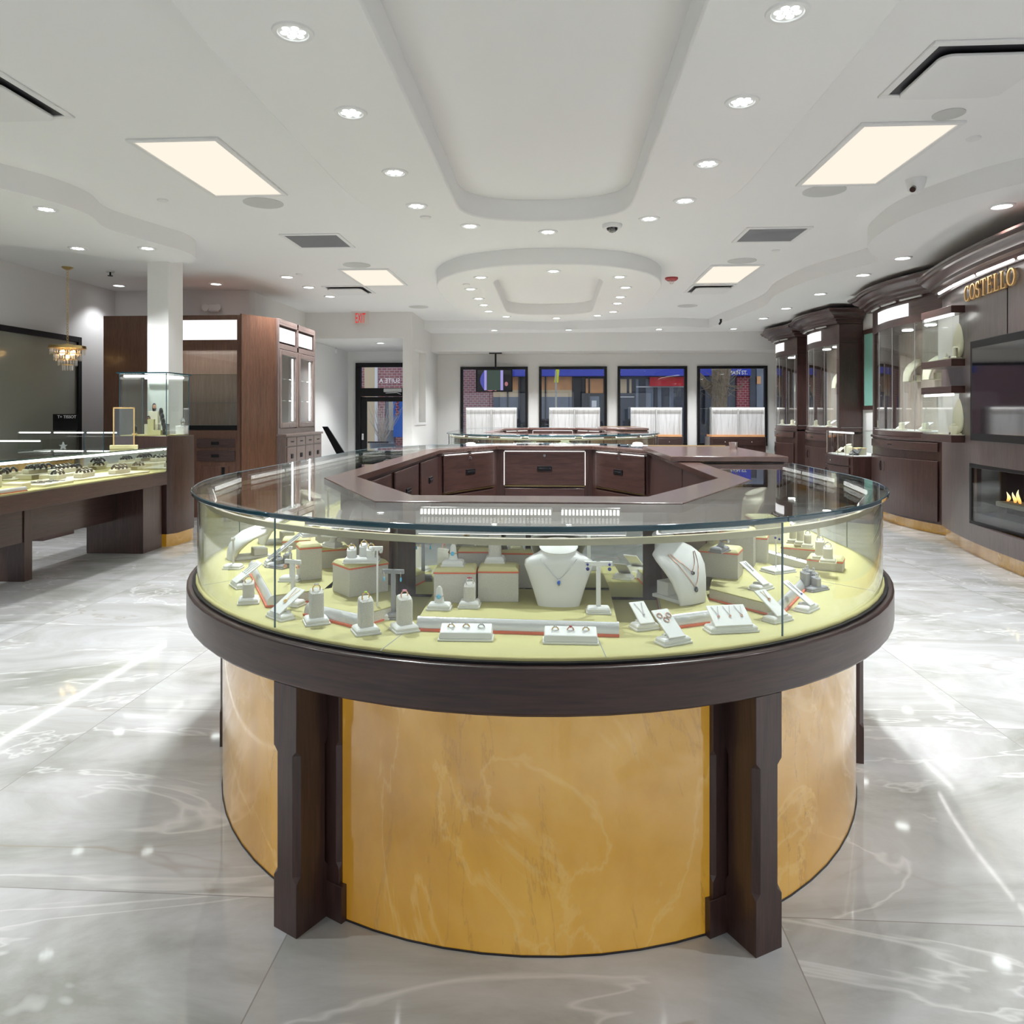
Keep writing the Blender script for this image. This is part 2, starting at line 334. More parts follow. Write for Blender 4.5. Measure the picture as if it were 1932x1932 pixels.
# far window wall with four openings
WY=15.6; WT=2.32; WB=.66
WX=[(atY(869,WY),atY(996,WY)),(atY(1017,WY),atY(1145,WY)),(atY(1165,WY),atY(1296,WY)),(atY(1315,WY),atY(1447,WY))]
w=MB(); xs=[-2.49]+[v for p in WX for v in p]+[4.57]
for i in range(0,len(xs),2): w.box(xs[i],xs[i+1],WY,WY+.2,WB,WT)
w.box(-2.49,4.57,WY,WY+.2,0,WB); w.box(-2.49,4.57,WY,WY+.2,WT,CZ)
struct(w.build('wall_back','wall_paint',smooth=0),'white street wall pierced by four black framed windows')
struct(MB().box(-2.49,4.57,14.8,15.6,2.585,RZ+.02).build('trim_1','wall_paint',smooth=0),'plain white beam over the street windows')
# small white pilasters between windows 1 and 2
for i,(a,b) in enumerate(WX):
    win=struct(bpy.data.objects.new('window_%d'%(i+1),None)); COL.objects.link(win); win.location=((a+b)/2,WY-.03,WB)
    hw=(b-a)/2; H=WT-WB; fw=.055
    win['label']=['leftmost street window behind the hanging television','street window, second from left, with yellow flag outside','street window, third from left, with red sign outside','rightmost street window with tree trunk outside'][i]
    MB().box(-hw,hw,-.02,.09,H-fw,H).box(-hw,hw,-.02,.09,0,fw).box(-hw,-hw+fw,-.02,.09,fw,H-fw).box(hw-fw,hw,-.02,.09,fw,H-fw).build('window_frame','black_metal',win,bevel=.004)
    MB().box(-hw+fw*.5,hw-fw*.5,.03,.042,fw*.5,H-fw*.5).build('window_pane','window_glass',win,smooth=0)
# entry pier with a tall niche
pr=MB()
pr.box(-2.66,-2.49,12.8,13.05,0,CZ).box(-2.66,-2.49,14.15,15.8,0,CZ).box(-2.66,-2.49,13.05,14.15,0,1.16).box(-2.66,-2.49,13.05,14.15,2.5,CZ).box(-2.66,-2.62,13.05,14.15,1.16,2.5)
struct(pr.build('wall_pier','wall_paint',smooth=0),'white wall pier right of the entrance with a tall shallow niche')
MB_=MB().box(-2.5,-2.47,13.03,14.17,1.12,1.16).build('trim_2','white_paint',smooth=0); struct(MB_)
# vestibule
DY=15.5; DX0,DX1=atY(672,DY),-2.66; DT=2.405
v=MB(); v.box(-4.4,DX0,DY,DY+.2,0,2.65); v.box(DX0,DX1,DY,DY+.2,DT,2.65); struct(v.build('wall_entrance','wall_paint',smooth=0))
struct(MB().box(-4.4,-2.66,12.8,15.7,2.65,CZ).build('ceiling_vestibule','wall_paint',smooth=0),'lower white ceiling and header over the entrance')
# door
dr=struct(bpy.data.objects.new('door_1',None)); COL.objects.link(dr); dr.location=(DX0,DY-.04,0); dr['label']='black framed glass street door with transom'
W=DX1-DX0; zt=lambda y:1.32+(781-y)/1390*DY*.985
MB().box(0,W,-.02,.1,DT-.09,DT).box(0,.11,-.02,.1,0,DT-.09).box(W-.07,W,-.02,.1,0,DT-.09).box(.11,W-.07,-.02,.1,zt(747),zt(731)).build('door_frame','black_metal',dr,bevel=.004)
zl=zt(738)
MB().box(.115,.235,0,.06,.02,zt(748)).box(W-.19,W-.075,0,.06,.02,zt(748)).box(.235,W-.19,0,.06,zt(748)-.10,zt(748)).box(.235,W-.19,0,.06,.02,.3).build('door_leaf','black_metal',dr,bevel=.004)
MB().box(.235,W-.19,.02,.032,.3,zt(748)-.10).build('door_pane','window_glass',dr,smooth=0)
MB().box(.11,W-.07,.02,.032,zt(731),DT-.09).build('transom_pane','window_glass',dr,smooth=0)
text('transom_lettering','SUITE A',.13,'sign_white',dr,loc=(W*.46,.045,zt(717)),rot=(PI/2,0,PI),ext=.001)
c=MB().box(.62,1.0,-.09,-.02,zt(739),zt(732)).build('door_closer','pale_metal',dr,bevel=.01)
MB().tube([(.66,-.06,zt(741)),(.9,-.12,zt(740)),(.98,-.05,zt(743))],.009).build('closer_arm','silver',c)
MB().box(.15,.19,-.07,0,zt(831),zt(819)).tube([(.17,-.07,zt(829)),(.17,-.07,zt(821))],.012).build('door_handle','silver',dr)
MB().box(.28,.72,-.09,-.05,zt(837),zt(834)).build('push_bar','dark_frame',dr)
# column
struct(MB().box(-4.30,-4.07,7.56,7.86,0,CZ).build('column','wall_paint',smooth=0),'slim white structural column behind the glass watch tower')
# baseboards
struct(MB().box(-6.4,-6.385,-3,10.4,0,.1).build('baseboard_left','white_paint',smooth=0))
# ---------------------------------------------------------------- dropped ceilings
def catmull(P,n=8,closed=False):
    out=[]; K=len(P); rng=range(K if closed else K-1)
    for i in rng:
        p0,p1,p2,p3=[Vector(P[j%K] if closed else P[max(0,min(K-1,j))]) for j in (i-1,i,i+1,i+2)]
        for k in range(n):
            t=k/n; out.append(tuple(.5*((2*p1)+(-p0+p2)*t+(2*p0-5*p1+4*p2-p3)*t*t+(-p0+3*p1-3*p2+p3)*t**3)))
    if not closed: out.append(tuple(P[-1]))
    return out
XC=-.08
def stadium(cx,a,b,y1,y2,n=32,e=2.0):
    """front half ellipse centred y1, back half centred y2; counter clockwise"""
    P=[]
    for i in range(n+1):
        t=PI+PI*i/n; c_,s_=math.cos(t),math.sin(t)
        P.append((cx+a*math.copysign(abs(c_)**(2/e),c_),y1+b*math.copysign(abs(s_)**(2/e),s_)))
    for i in range(n+1):
        t=PI*i/n; c_,s_=math.cos(t),math.sin(t)
        P.append((cx+a*math.copysign(abs(c_)**(2/e),c_),y2+b*math.copysign(abs(s_)**(2/e),s_)))
    return P
def ring_ceiling(name,yc,label,half=2.68,a=1.44):
    out=stadium(XC,a,1.75,yc-half+1.75,yc+half-1.75,n=36,e=2.25); inn=stadium(XC,.67,.55,yc-half+1.2,yc+half-1.2,n=36,e=2.6)
    o=MB().annulus(out,inn,RZ,CZ+.01).build(name,'ceiling_paint',bevel=.012,smooth=30); return struct(o,label)
ring_ceiling('ceiling_ring',4.13,'large dropped white ceiling ring over the front counter')
ring_ceiling('ceiling_ring.001',10.30,'dropped white ceiling ring over the far counter',half=2.35)
def soffit(name,P,z,label):
    return struct(MB().prism(P,z,CZ+.01).build(name,'ceiling_paint',smooth=30),label)
eL=catmull([(-5.2,2.6),(-4.3,4.4),(-3.95,5.04),(-3.79,5.40),(-3.76,5.75),(-3.86,6.08),(-3.86,6.32),(-3.74,6.77),(-3.655,7.08),(-3.70,7.4),(-3.83,7.62)],8)
soffit('ceiling_soffit_left',[(-6.4,2.6)]+eL+[(-4.4,7.62),(-4.85,7.0),(-5.4,6.6),(-6.4,6.4)],RZ,'dropped wavy soffit over the left counters')
eR=catmull([(5.2,2.0),(4.2,4.2),(3.6,5.0),(3.27,5.33),(3.02,5.76),(2.88,6.35),(2.96,7.1),(3.14,7.55),(3.38,7.95),(3.25,8.5),(3.05,9.2),(3.0,10.2),(3.12,11.2),(3.05,12.4),(2.95,13.3),(2.9,14.1)],6)
eR=[(min(x,4.57),y) for x,y in eR if x<4.6]
soffit('ceiling_soffit_right',eR[:]+[(4.57,14.1),(4.57,eR[0][1])],RZ,'dropped wavy soffit over the wall cabinets')
wv=catmull([(-2.49,14.0),(-1.2,14.05),(-.1,14.3),(1.0,14.1),(2.1,13.85),(3.1,14.1),(4.57,14.1)],8)
soffit('ceiling_soffit_back',wv+[(4.57,15.6),(-2.49,15.6)],RZ+.02,'dropped soffit in front of the street windows')
# ---------------------------------------------------------------- light panels, vents
def light_panel(x0,x1,y0,y1,label):
    t=thing('light_panel',label,'ceiling light',((x0+x1)/2,(y0+y1)/2,CZ),group='flat ceiling light panels'); a,b=(x1-x0)/2,(y1-y0)/2
    MB().box(-a+.015,a-.015,-b+.015,b-.015,-.008,-.004).build('diffuser','panel_light',t,smooth=0)
    f=MB(); f.box(-a-.02,a+.02,-b-.02,-b+.015,-.016,0).box(-a-.02,a+.02,b-.015,b+.02,-.016,0).box(-a-.02,-a+.015,-b+.015,b-.015,-.016,0).box(a-.015,a+.02,-b+.015,b-.015,-.016,0); f.build('frame','white_paint',t,bevel=.003)
light_panel(-2.77,-2.19,4.66,5.87,'large warm ceiling light panel over the gap left of the front counter')
light_panel(1.90,2.49,4.66,5.86,'large warm ceiling light panel over the gap right of the front counter')
light_panel(-2.65,-2.055,8.97,10.1,'smaller looking warm light panel left of the far ceiling ring')
light_panel(1.90,2.49,8.99,10.17,'smaller looking warm light panel right of the far ceiling ring')
def vent(x0,x1,y0,y1,label,kind):
    t=thing('ceiling_vent',label,'vent',((x0+x1)/2,(y0+y1)/2,CZ)); a,b=(x1-x0)/2,(y1-y0)/2
    f=MB(); f.box(-a-.02,a+.02,-b-.02,-b+.02,-.012,0).box(-a-.02,a+.02,b-.02,b+.02,-.012,0).box(-a-.02,-a+.02,-b+.02,b-.02,-.012,0).box(a-.02,a+.02,-b+.02,b-.02,-.012,0); f.build('frame','white_paint',t,bevel=.003)
    if kind=='grille':
        m=MB(); m.box(-a+.02,a-.02,-b+.02,b-.02,-.004,-.001); n=22
        for i in range(n):
            y=-b+.03+(2*b-.06)*i/(n-1); m.box(-a+.02,a-.02,y-.003,y+.003,-.009,-.004)
        m.build('grille','vent_grey',t,smooth=0)
    else:
        MB().box(-a+.02,a-.02,-b+.02,b-.02,-.004,-.001).build('backing','dark_frame',t,smooth=0)
        r=.06; g_=.045; P=arc(a-g_-r,b-g_-r,r,0,PI/2,6)+arc(-a+g_+r,b-g_-r,r,PI/2,PI,6)+arc(-a+g_+r,-b+g_+r,r,PI,1.5*PI,6)+arc(a-g_-r,-b+g_+r,r,1.5*PI,2*PI,6); sx_=.016 if x0>0 else -.016
        MB().prism([(x+sx_,y+.024) for x,y in P],-.04,-.022).build('plaque','white_paint',t,bevel=.004)
vent(-2.72,-2.15,7.2,7.77,'grey square return grille left of the gap between the ceiling rings','grille')
vent(1.86,2.45,7.2,7.77,'grey square return grille right of the gap between the ceiling rings','grille')
vent(-3.52,-2.9,3.68,4.26,'white plaque diffuser cut off by the left edge, near the big light panel','plaque')
vent(1.84,2.46,3.66,4.25,'white plaque diffuser with dark slot above the right big light panel','plaque')
vent(-3.24,-2.66,10.15,10.75,'white plaque diffuser beyond the far left light panel','plaque')
vent(1.92,2.5,10.35,10.95,'white plaque diffuser beyond the far right light panel','plaque')
def disc(name,label,cat,px,py,z,r,mat,h=.006,prof=None):
    x,y=at(px,py,z)
    o=MB().lathe(prof or [(0,-h),(r*.93,-h),(r,-h*.6),(r,0),(0,0)],28).build(name,mat,None,(x,y,z)); return tag(o,label,cat)
for i,(p,lb) in enumerate(zip([(497,383),(1555,360),(673,500),(1400,492),(790,579),(1297,577),(1790,215)],['just beyond the big left light panel','just beyond the big right light panel','in front of the far left light panel','in front of the far right light panel','near the entrance header','right of the far ceiling ring','between the diffuser and the big right light panel'])):
    o=disc('ceiling_speaker','round flush ceiling speaker '+lb,'speaker',p[0],p[1],CZ,.165 if i<6 else .09,'speaker_mesh'); o['group']='round ceiling speakers'
for p,z,lb in [((803,409),RZ,'on the near ceiling ring by its left spotlights'),((1837,260),CZ,'right of the big right light panel'),((307,377),CZ,'beside the left soffit'),((1464,472),CZ,'beyond the right return grille'),((880,536),RZ,'on the left of the far ceiling ring'),((565,517),CZ,'above the left wall cabinets')]:
    o=disc('ceiling_sprinkler','small round sprinkler cover '+lb,'sprinkler',p[0],p[1],z,.045,'white_paint',h=.012); o['group']='sprinkler covers'
# pendant sprinkler (left), dome camera, strobe, bullet camera
x,y=at(208,512,CZ); t=thing('pendant_sprinkler','small dark pendant sprinkler head left of the white column','sprinkler',(x,y,CZ)); MB().lathe([(0,-.01),(.05,-.01),(.05,0),(0,0)],16).build('escutcheon','grey_plastic',t); MB().lathe([(0,-.06),(.03,-.06),(.03,-.052),(.01,-.05),(.01,-.008),(0,-.008)],12).build('head','black_metal',t)
x,y=at(1155,424,RZ); t=thing('dome_camera','white dome security camera with dark lens on near ceiling ring','camera',(x,y,RZ)); MB().lathe([(0,-.03),(.075,-.03),(.085,-.015),(.085,0),(0,0)],24).build('housing','white_paint',t); MB().lathe([(0,-.07),(.025,-.063),(.045,-.045),(.05,-.028),(0,-.028)],20).build('lens','black_gloss',t)
x,y=at(1267,524,CZ); t=thing('fire_strobe','red ceiling fire alarm strobe right of far ceiling ring','alarm',(x,y,CZ)); MB().lathe([(0,-.04),(.06,-.04),(.085,-.02),(.085,0),(0,0)],24).build('housing','red_plastic',t); MB().lathe([(0,-.085),(.02,-.08),(.035,-.06),(.04,-.038),(0,-.038)],16).build('strobe_lens','crystal',t)
x,y=at(1728,338,CZ); t=thing('turret_camera','white turret security camera on ceiling near right soffit','camera',(x,y,CZ)); MB().lathe([(0,-.11),(.03,-.105),(.055,-.08),(.07,-.03),(.075,0),(0,0)],20).build('housing','white_paint',t); MB().tube([(-.03,-.03,-.075),(-.05,-.055,-.095)],.022,12).build('lens','black_gloss',t)
x,y=at(1360,602,RZ+.02); t=thing('track_spotlight','tiny black spotlight on the back soffit','spotlight',(x,y,RZ+.02)); MB().lathe([(0,-.02),(.02,-.02),(.02,0),(0,0)],12).build('base','black_metal',t); MB().tube([(0,0,-.02),(0,0,-.05),(-.03,-.03,-.09)],.018,10).build('head','black_metal',t)
# ---------------------------------------------------------------- downlights
PW=[0]
def make_led(): 
    t=thing('recessed_spotlight','x','downlight',(0,0,0)); r=.062
    MB().lathe([(r*1.0,-.004),(r*1.06,-.009),(r*1.36,-.008),(r*1.42,0),(r,0)],32).build('trim','white_paint',t)
    MB().lathe([(0,-.002),(r,-.003),(r,0),(0,0)],32).build('reflector','pale_metal',t)
    for k in range(7):
        a=k*PI/3; x,y=((0,0) if k==6 else (.038*math.cos(a),.038*math.sin(a)))
        MB().lathe([(0,-.008),(.012,-.0075),(.0175,-.003),(.0175,-.001),(0,-.001)],14).build('lens','lens_white',t,loc=(x,y,0))
    return t
def make_wafer():
    t=thing('round_downlight','x','downlight',(0,0,0))
    MB().lathe([(.068,-.004),(.072,-.012),(.088,-.010),(.092,0),(.068,0)],32).build('trim','white_paint',t)
    MB().lathe([(0,-.009),(.05,-.008),(.068,-.003),(.068,-.001),(0,-.001)],28).build('lens','lens_white',t)
    return t
protos={}
def downlight(kind,x,y,z,label,group,power=60,ang=110):
    if kind not in protos: protos[kind]=make_led() if kind=='led' else make_wafer(); t=protos[kind]
    else: t=copy_tree(protos[kind])
    t.location=(x,y,z); t['label']=label; t['group']=group
    key=(round(power),ang)
    if key not in protos: protos[key]=spot(0,0,0,power,ang)
    o=bpy.data.objects.new('downlight_beam',protos[key]); COL.objects.link(o); o.location=(x,y,z-.03); 
ring1=[((553,60),'nearest on the left arm'),((662,212),'second nearest on the left arm'),((745,325),'third on the left arm'),((786,388),'farthest on the left arm'),((887,426),'left of the tip'),((1034,437),'at the far tip'),((1225,412),'right of the tip, past the dome camera'),((1292,378),'farthest on the right arm'),((1335,308),'third on the right arm'),((1400,191),'second nearest on the right arm'),((1486,22),'nearest on the right arm')]
for p,lb in ring1:
    x,y=at(p[0],p[1],RZ); downlight('led',x,y,RZ,'seven lens spotlight in near ceiling ring, '+lb,'spotlights of the near ceiling ring',75)
for x,y,lb in [][:0] and [(-1.12,2.15,'left arm above the counter nose'),(.96,2.1,'right arm above the counter nose')]:
    downlight('led',x,y,RZ,'seven lens spotlight in near ceiling ring, '+lb,'spotlights of the near ceiling ring',75)
names2=['front left','second on left arm','third on left arm','fourth on left arm','fifth on left arm','left of the far tip','far tip','right of the far tip','farthest on right arm','fourth on right arm','third on right arm','second on right arm','front right','front centre']
for p,lb in zip([(907,523),(888,545),(903,563),(913,575),(922,587),(955,597),(1050,600),(1127,595),(1157,588),(1165,572),(1170,560),(1180,542),(1169,522),(1044,511)],names2):
    x,y=at(p[0],p[1],RZ); downlight('led',x,y,RZ,'small bright spotlight in far ceiling ring, '+lb,'spotlights of the far ceiling ring',115)
for p,z,lb in [((87,394),RZ,'nearest, in the left wavy soffit'),((147,468),RZ,'left one of the far pair in left soffit'),((278,468),RZ,'in left soffit right beside the white column')]:
    x,y=at(p[0],p[1],z); downlight('led',x,y,z,'seven lens spotlight '+lb,'spotlights of the left soffit',35 if p[0]==278 else 75)
for p,z,lb in [((234,541),CZ,'between the chandelier and the white column'),((415,538),CZ,'over the lit left cabinet'),((548,525),CZ,'nearest of three in front of the drawer cabinet'),((588,544),CZ,'middle of three in front of the drawer cabinet'),((627,561),CZ,'farthest of three in front of the drawer cabinet')]:
    x,y=at(p[0],p[1],z); downlight('wafer',x,y-.12,z,'plain round downlight '+lb,'round downlights on the left',18 if p[0] in(234,415) else 60)
for p,lb in zip([(1703,486),(1628,518),(1547,554),(1483,581),(1440,600)],['nearest, before the large bowed cabinet','second, before the large bowed cabinet','third, before the wall niche','fourth, before the far cabinets','farthest, before the last cabinet']):
    x,y=at(p[0],p[1],RZ); downlight('wafer',x,y,RZ,'plain round downlight in right soffit, '+lb,'round downlights of the right soffit',60)
downlight('wafer',3.45,5.9,RZ,'plain round downlight in right soffit before the fireplace wall','round downlights of the right soffit',60)
for p,lb in zip([(932,622),(1073,622),(1242,622),(1380,622)],['above the hanging television','above the second window','above the third window','above the rightmost window']):
    x,y=at(p[0],p[1],RZ+.02); downlight('led',x,14.3,RZ+.02,'tiny spotlight in back soffit '+lb,'spotlights of the back soffit',80)
downlight('wafer',atY(718,13.6),13.6,2.65,'round downlight in the entrance ceiling','round downlights on the left',85)
# lamps of the room behind and beside the viewer, same fittings
for i,(x,y) in enumerate([(-3.3,1.6),(3.2,1.6),(-5.0,3.4),(3.4,3.4),(-2.9,-.6),(2.8,-.6)]):
    downlight('led',x,y,CZ if y<3 and abs(x)<4 else RZ,'recessed spotlight behind or beside the viewpoint','spotlights behind the viewpoint',115)
# far, small drapes of light: exit sign, emergency light, thermostat
x=atY(680.5,12.72); t=thing('exit_sign','clear exit sign with red letters above the entrance','sign',(x,12.74,2.97-.12)); 
zE=1.32+(781-596)/1390*12.55
t.location=(x,12.7,zE)
MB().box(-.15,.15,-.004,.004,-.105,.105).build('panel','crystal',t,smooth=0)
MB().box(-.16,.16,-.02,.02,.105,.14).build('mount','white_paint',t,bevel=.003)
text('lettering','EXIT',.245,'exit_red',t,loc=(0,-.006,-.005),ext=.001,sx=.36,bold=.0)
x=atY(399,10.3); t=thing('emergency_light','beige twin head emergency light above the lit cabinet','emergency light',(x,10.4,1.32+(781-573)/1390*10.2))
MB().box(-.075,.075,-.07,0,-.06,.05).build('battery_box','white_paint',t,bevel=.02)
for s in (-1,1): MB().lathe([(0,0),(.035,0),(.05,.05),(.05,.06),(0,.06)],16,M=Matrix.Translation((s*.09,-.05,0))@Matrix.Rotation(PI/2,4,'X')).build('lamp_head','white_paint',t)
x,y=-4.4,14.6; t=thing('thermostat','small round white thermostat on entrance side wall','thermostat',(x,y,1.32+(781-660)/1390*14.6)); MB().lathe([(0,.03),(.045,.03),(.055,.015),(.055,0),(0,0)],20,M=Matrix.Rotation(PI/2,4,'Y')).build('dial','white_paint',t)
# ================================================================ DISPLAY ISLANDS
IY=4.13
def OUT(a,b,n=40,off=.93): return stadium(0,a,b,-off,off,n=n)
OCT_O=[(-.45,-1.98),(.45,-1.98),(.85,-1.20),(.85,1.20),(.45,1.98),(-.45,1.98),(-.85,1.20),(-.85,-1.20)]
OCT_I=[(-.37,-1.81),(.37,-1.81),(.74,-1.12),(.74,1.12),(.37,1.80),(-.37,1.80),(-.74,1.12),(-.74,-1.12)]
OCT_W=[(-.405,-1.87),(.405,-1.87),(.80,-1.14),(.80,1.14),(.405,1.86),(-.405,1.86),(-.80,1.14),(-.80,-1.14)]
def hit(poly,p):
    best=1
    for i in range(len(poly)):
        a=poly[i];b=poly[(i+1)%len(poly)]; dx,dy=b[0]-a[0],b[1]-a[1]; den=p[0]*dy-p[1]*dx
        if abs(den)<1e-9: continue
        t=(a[0]*dy-a[1]*dx)/den; s=(a[0]*p[1]-a[1]*p[0])/den
        if 0<t<=1.5 and -1e-6<=s<=1+1e-6: best=min(best,t)
    return (p[0]*best,p[1]*best)
def strip(m,O,I,z0,z1):
    """open solid strip between two polylines"""
    n=len(O); R=[[(O[i][0],O[i][1],z0),(O[i][0],O[i][1],z1),(I[i][0],I[i][1],z1),(I[i][0],I[i][1],z0)] for i in range(n)]
    return m.loft(R,cap=True)
def seg_ranges(P):
    """index ranges between the glass joints, gate gap left out on the right side"""
    n=len(P); keyf=[]
    def near(q): return min(range(n),key=lambda i:(P[i][0]-q[0])**2+(P[i][1]-q[1])**2)
    return near
def build_island(loc,label):
    t=thing('display_counter',label,'display counter',loc,group=None)
    # stone drum
    MB().annulus(OUT(1.235,1.41),OUT(1.15,1.32),.004,.60).build('base_drum','onyx_glow',t,smooth=60)
    MB().annulus(OUT(1.238,1.413),OUT(1.15,1.32),0,.004).build('base_joint','dark_frame',t)
    MB().annulus(OUT(1.31,1.49),OUT(1.14,1.31),.616,.632).build('soffit_board','wood_horizontal',t)
    MB().annulus(OUT(1.35,1.53),OUT(1.27,1.45),.632,.742).build('apron','wood_horizontal',t,bevel=.007,smooth=50,seg=3)
    MB().annulus(OUT(1.333,1.508),OUT(1.27,1.45),.742,.748).build('apron_shadow_strip','black_metal',t)
    O=OUT(1.322,1.497); I=[hit(OCT_W,p) for p in O]
    MB().annulus(O,I,.738,.755).build('deck','cream_fabric',t,bevel=.003)
    m=MB()
    for px,py,qx,qy in [(-.335,-2.395,-.30,-2.20),(.2,-2.41,.185,-2.22),(-1.08,-1.77,-.86,-1.5),(1.1,-1.72,.9,-1.5)]:
        m.bar((px,py),(qx,qy),.0022,.755,.7556)
    m.build('deck_seam','vent_grey',t,smooth=0)
    # legs
    def ell(x,a=1.345,b=1.525): y=-.93-b*math.sqrt(max(0,1-(x/a)**2)); nx,ny=x/a**2,(y+.93)/b**2; l=math.hypot(nx,ny); return y,nx/l,ny/l
    for x in (.605,1.255):
        y,nx,ny=ell(x)
        if x>1: y,nx,ny=-1.24,.97,-.24
        for sx in (-1,1):
            for sy in (-1,1):
                px,py=sx*x,(y if sy<0 else -y); ang=math.atan2((-sy)*ny*-1*sy if False else (ny if sy<0 else -ny),sx*nx)+PI/2
                m=MB()
                for half,y0,y1,ch in ((.043,0,.105,.014),(.085,.105,.16,.010)):
                    R=[]
                    for z,c in ((.0,.001),(.135,.001),(.15,ch+.001),(.455,ch+.001),(.47,.001),(.632,.001)):
                        e=.010 if (c>.01 or (ch==0 and .14<z<.46)) else 0
                        R.append([(-half+c,y0,z),(half-c,y0,z),(half-.0,y0+c,z),(half-.0,y1-e,z),(-half,y1-e,z),(-half,y0+c,z)])
                    m.loft(R)
                m.box(-.098,.098,.10,.17,0,.095)
                m.build('leg','wood_vertical',t,loc=(px,py,0),rotz=ang,bevel=.0015,smooth=25)
    # glass walls, glass top in panels between the joints
    P=OUT(1.318,1.488,n=48); Q=OUT(1.312,1.482,n=48); T=OUT(1.335,1.505,n=48); TI=[hit([(x*1.002,y*1.002) for x,y in OCT_O],p) for p in T]
    n=len(P)
    def idx(x,y): return min(range(n),key=lambda i:(P[i][0]-x)**2+(P[i][1]-y)**2)
    # stadium order starts at (-a,-.93), through front tip, (+a,-.93), (+a,.93), back tip, (-a,.93)
    cuts=[0,idx(-.645,-2.2),idx(.645,-2.2),48,49,idx(.645,2.2),idx(-.645,2.2),97]
    def piece(pts,a,b): return pts[a:b+1]
    def mid(p,q,f): return (p[0]+(q[0]-p[0])*f,p[1]+(q[1]-p[1])*f)
    segs=[]
    for a,b in ((0,cuts[1]),(cuts[1],cuts[2]),(cuts[2],48)): segs.append([piece(X,a,b) for X in (P,Q,T,TI)])
    gate0,gate1=-.16,1.14
    f0=(gate0+.93)/1.86
    segs.append([[X[48],mid(X[48],X[49],f0*.5),mid(X[48],X[49],f0)] for X in (P,Q,T,TI)])
    for a,b in ((49,cuts[5]),(cuts[5],cuts[6]),(cuts[6],97)): segs.append([piece(X,a,b) for X in (P,Q,T,TI)])
    segs.append([[X[97],mid(X[97],X[0],.5)] for X in (P,Q,T,TI)]); segs.append([[mid(X[97],X[0],.5),X[0]] for X in (P,Q,T,TI)])
    for a,b,c,d in segs:
        strip(MB(),a,b,.746,1.044).build('glass_front','glass',t,smooth=60)
        strip(MB(),c,d,1.048,1.060).build('glass_top','glass',t,smooth=60)
        c2=[(x*1.0015,y*1.0015) for x,y in c]; c3=[(x*.9975,y*.9975) for x,y in c]
        strip(MB(),c2,c3,1.0470,1.0610).build('glass_edge','teal_edge',t,bevel=.003,smooth=60)
        k=[(x*.985,y*.985) for x,y in a]; k2=[(x*.979,y*.979) for x,y in a]
        strip(MB(),k,k2,1.007,1.023).build('curved_rail','satin_rail',t,smooth=60)
        m=MB(); p=a[0]; m.tube([(p[0],p[1],.746),(p[0],p[1],1.046)],.0026,8); m.build('glass_joint','joint_grey',t)
    # wooden inner rim and well
    MB().annulus(OCT_O,OCT_I,1.034,1.0625).build('rim','wood_flat',t,bevel=.003)
    MB().annulus(OCT_W,[(x*.955,y*.985) for x,y in OCT_W],.0,1.040).build('well_wall','wood_vertical',t,smooth=0)
    # reddish doors and mirror on the case side of the well
    def facet(p,q,inset=.03):
        p=Vector(p);q=Vector(q);d=(q-p).normalized(); return p+d*inset,q-d*inset,d
    for k in range(8):
        p,q,d=facet(OCT_W[k],OCT_W[(k+1)%8],.05); nrm=Vector((d.y,-d.x)); L_=(q-p).length; cnt=max(1,round(L_/.42))
        if k==2: 
            pass
        for j in range(cnt):
            a=p+d*(L_*j/cnt+.008)+nrm*.006; b=p+d*(L_*(j+1)/cnt-.008)+nrm*.006
            MB().bar(a,b,.010,.765,1.03).build('sliding_door','mirror' if k in (0,) else 'wood_reddish',t,smooth=0)
    # drawers on the well side
    gl=Vector
    WI=[(x*.955,y*.985) for x,y in OCT_W]
    for k in (4,5,3,6,7,1,0):
        p=Vector(WI[k]); q=Vector(WI[(k+1)%8]); d=(q-p).normalized(); nrm=Vector((-d.y,d.x)); L_=(q-p).length   # nrm points into the well
        cnt=1 if L_<1.2 else 3
        for j in range(cnt):
            c=p+d*(L_*(j+.5)/cnt); ang=math.atan2(d.y,d.x)+PI; w=(L_/cnt)/2-.065 if cnt==1 else L_/cnt/2-.05
            for zi,(z0,z1) in enumerate(((.745,1.015),(.44,.72))):
                if k not in(4,3,5) and zi==1: continue
                dw=MB().box(-w,w,-.014,.0,z0,z1).build('drawer','wood_horizontal',t,loc=(c.x+nrm.x*.002,c.y+nrm.y*.002,0),rotz=ang,bevel=.004)
                zc=(z0+z1)/2
                MB().box(-.06,.06,-.022,-.013,zc-.02,zc+.02).box(-.048,.048,-.026,-.02,zc-.012,zc+.004).build('pull','black_metal',dw,bevel=.002)
                if zi==0 and k in (4,3,5):
                    MB().lathe([(0,0),(.011,0),(.011,.008),(0,.008)],14,M=Matrix.Translation((0,-.014,z1-.03))@Matrix.Rotation(PI/2,4,'X')).build('lock','silver',dw)
                    lg=MB()
                    if k==4: lg.box(-w,w,-.017,-.002,z1+.003,z1+.006); lg.box(-w-.006,-w-.004,-.017,-.002,z0,z1); lg.box(w+.004,w+.006,-.017,-.002,z0,z1)
                    else: lg.box(-w+.02,-.03,-.017,-.002,z1+.003,z1+.006); lg.box(.03,w-.02,-.017,-.002,z1+.003,z1+.006)
                    lg.build('leak_glow','led_soft',dw,smooth=0)  # glowing strips imitate case light leaking around the drawer
                    MB().box(-w,w,-.017,-.002,z0-.009,z0-.004).build('lower_leak_line','brass',dw,smooth=0)  # gold strip stands in for the leaked glow below the drawer
    # LED bars: straight chords under the glass edge
    R_=OUT(1.285,1.455,n=48)
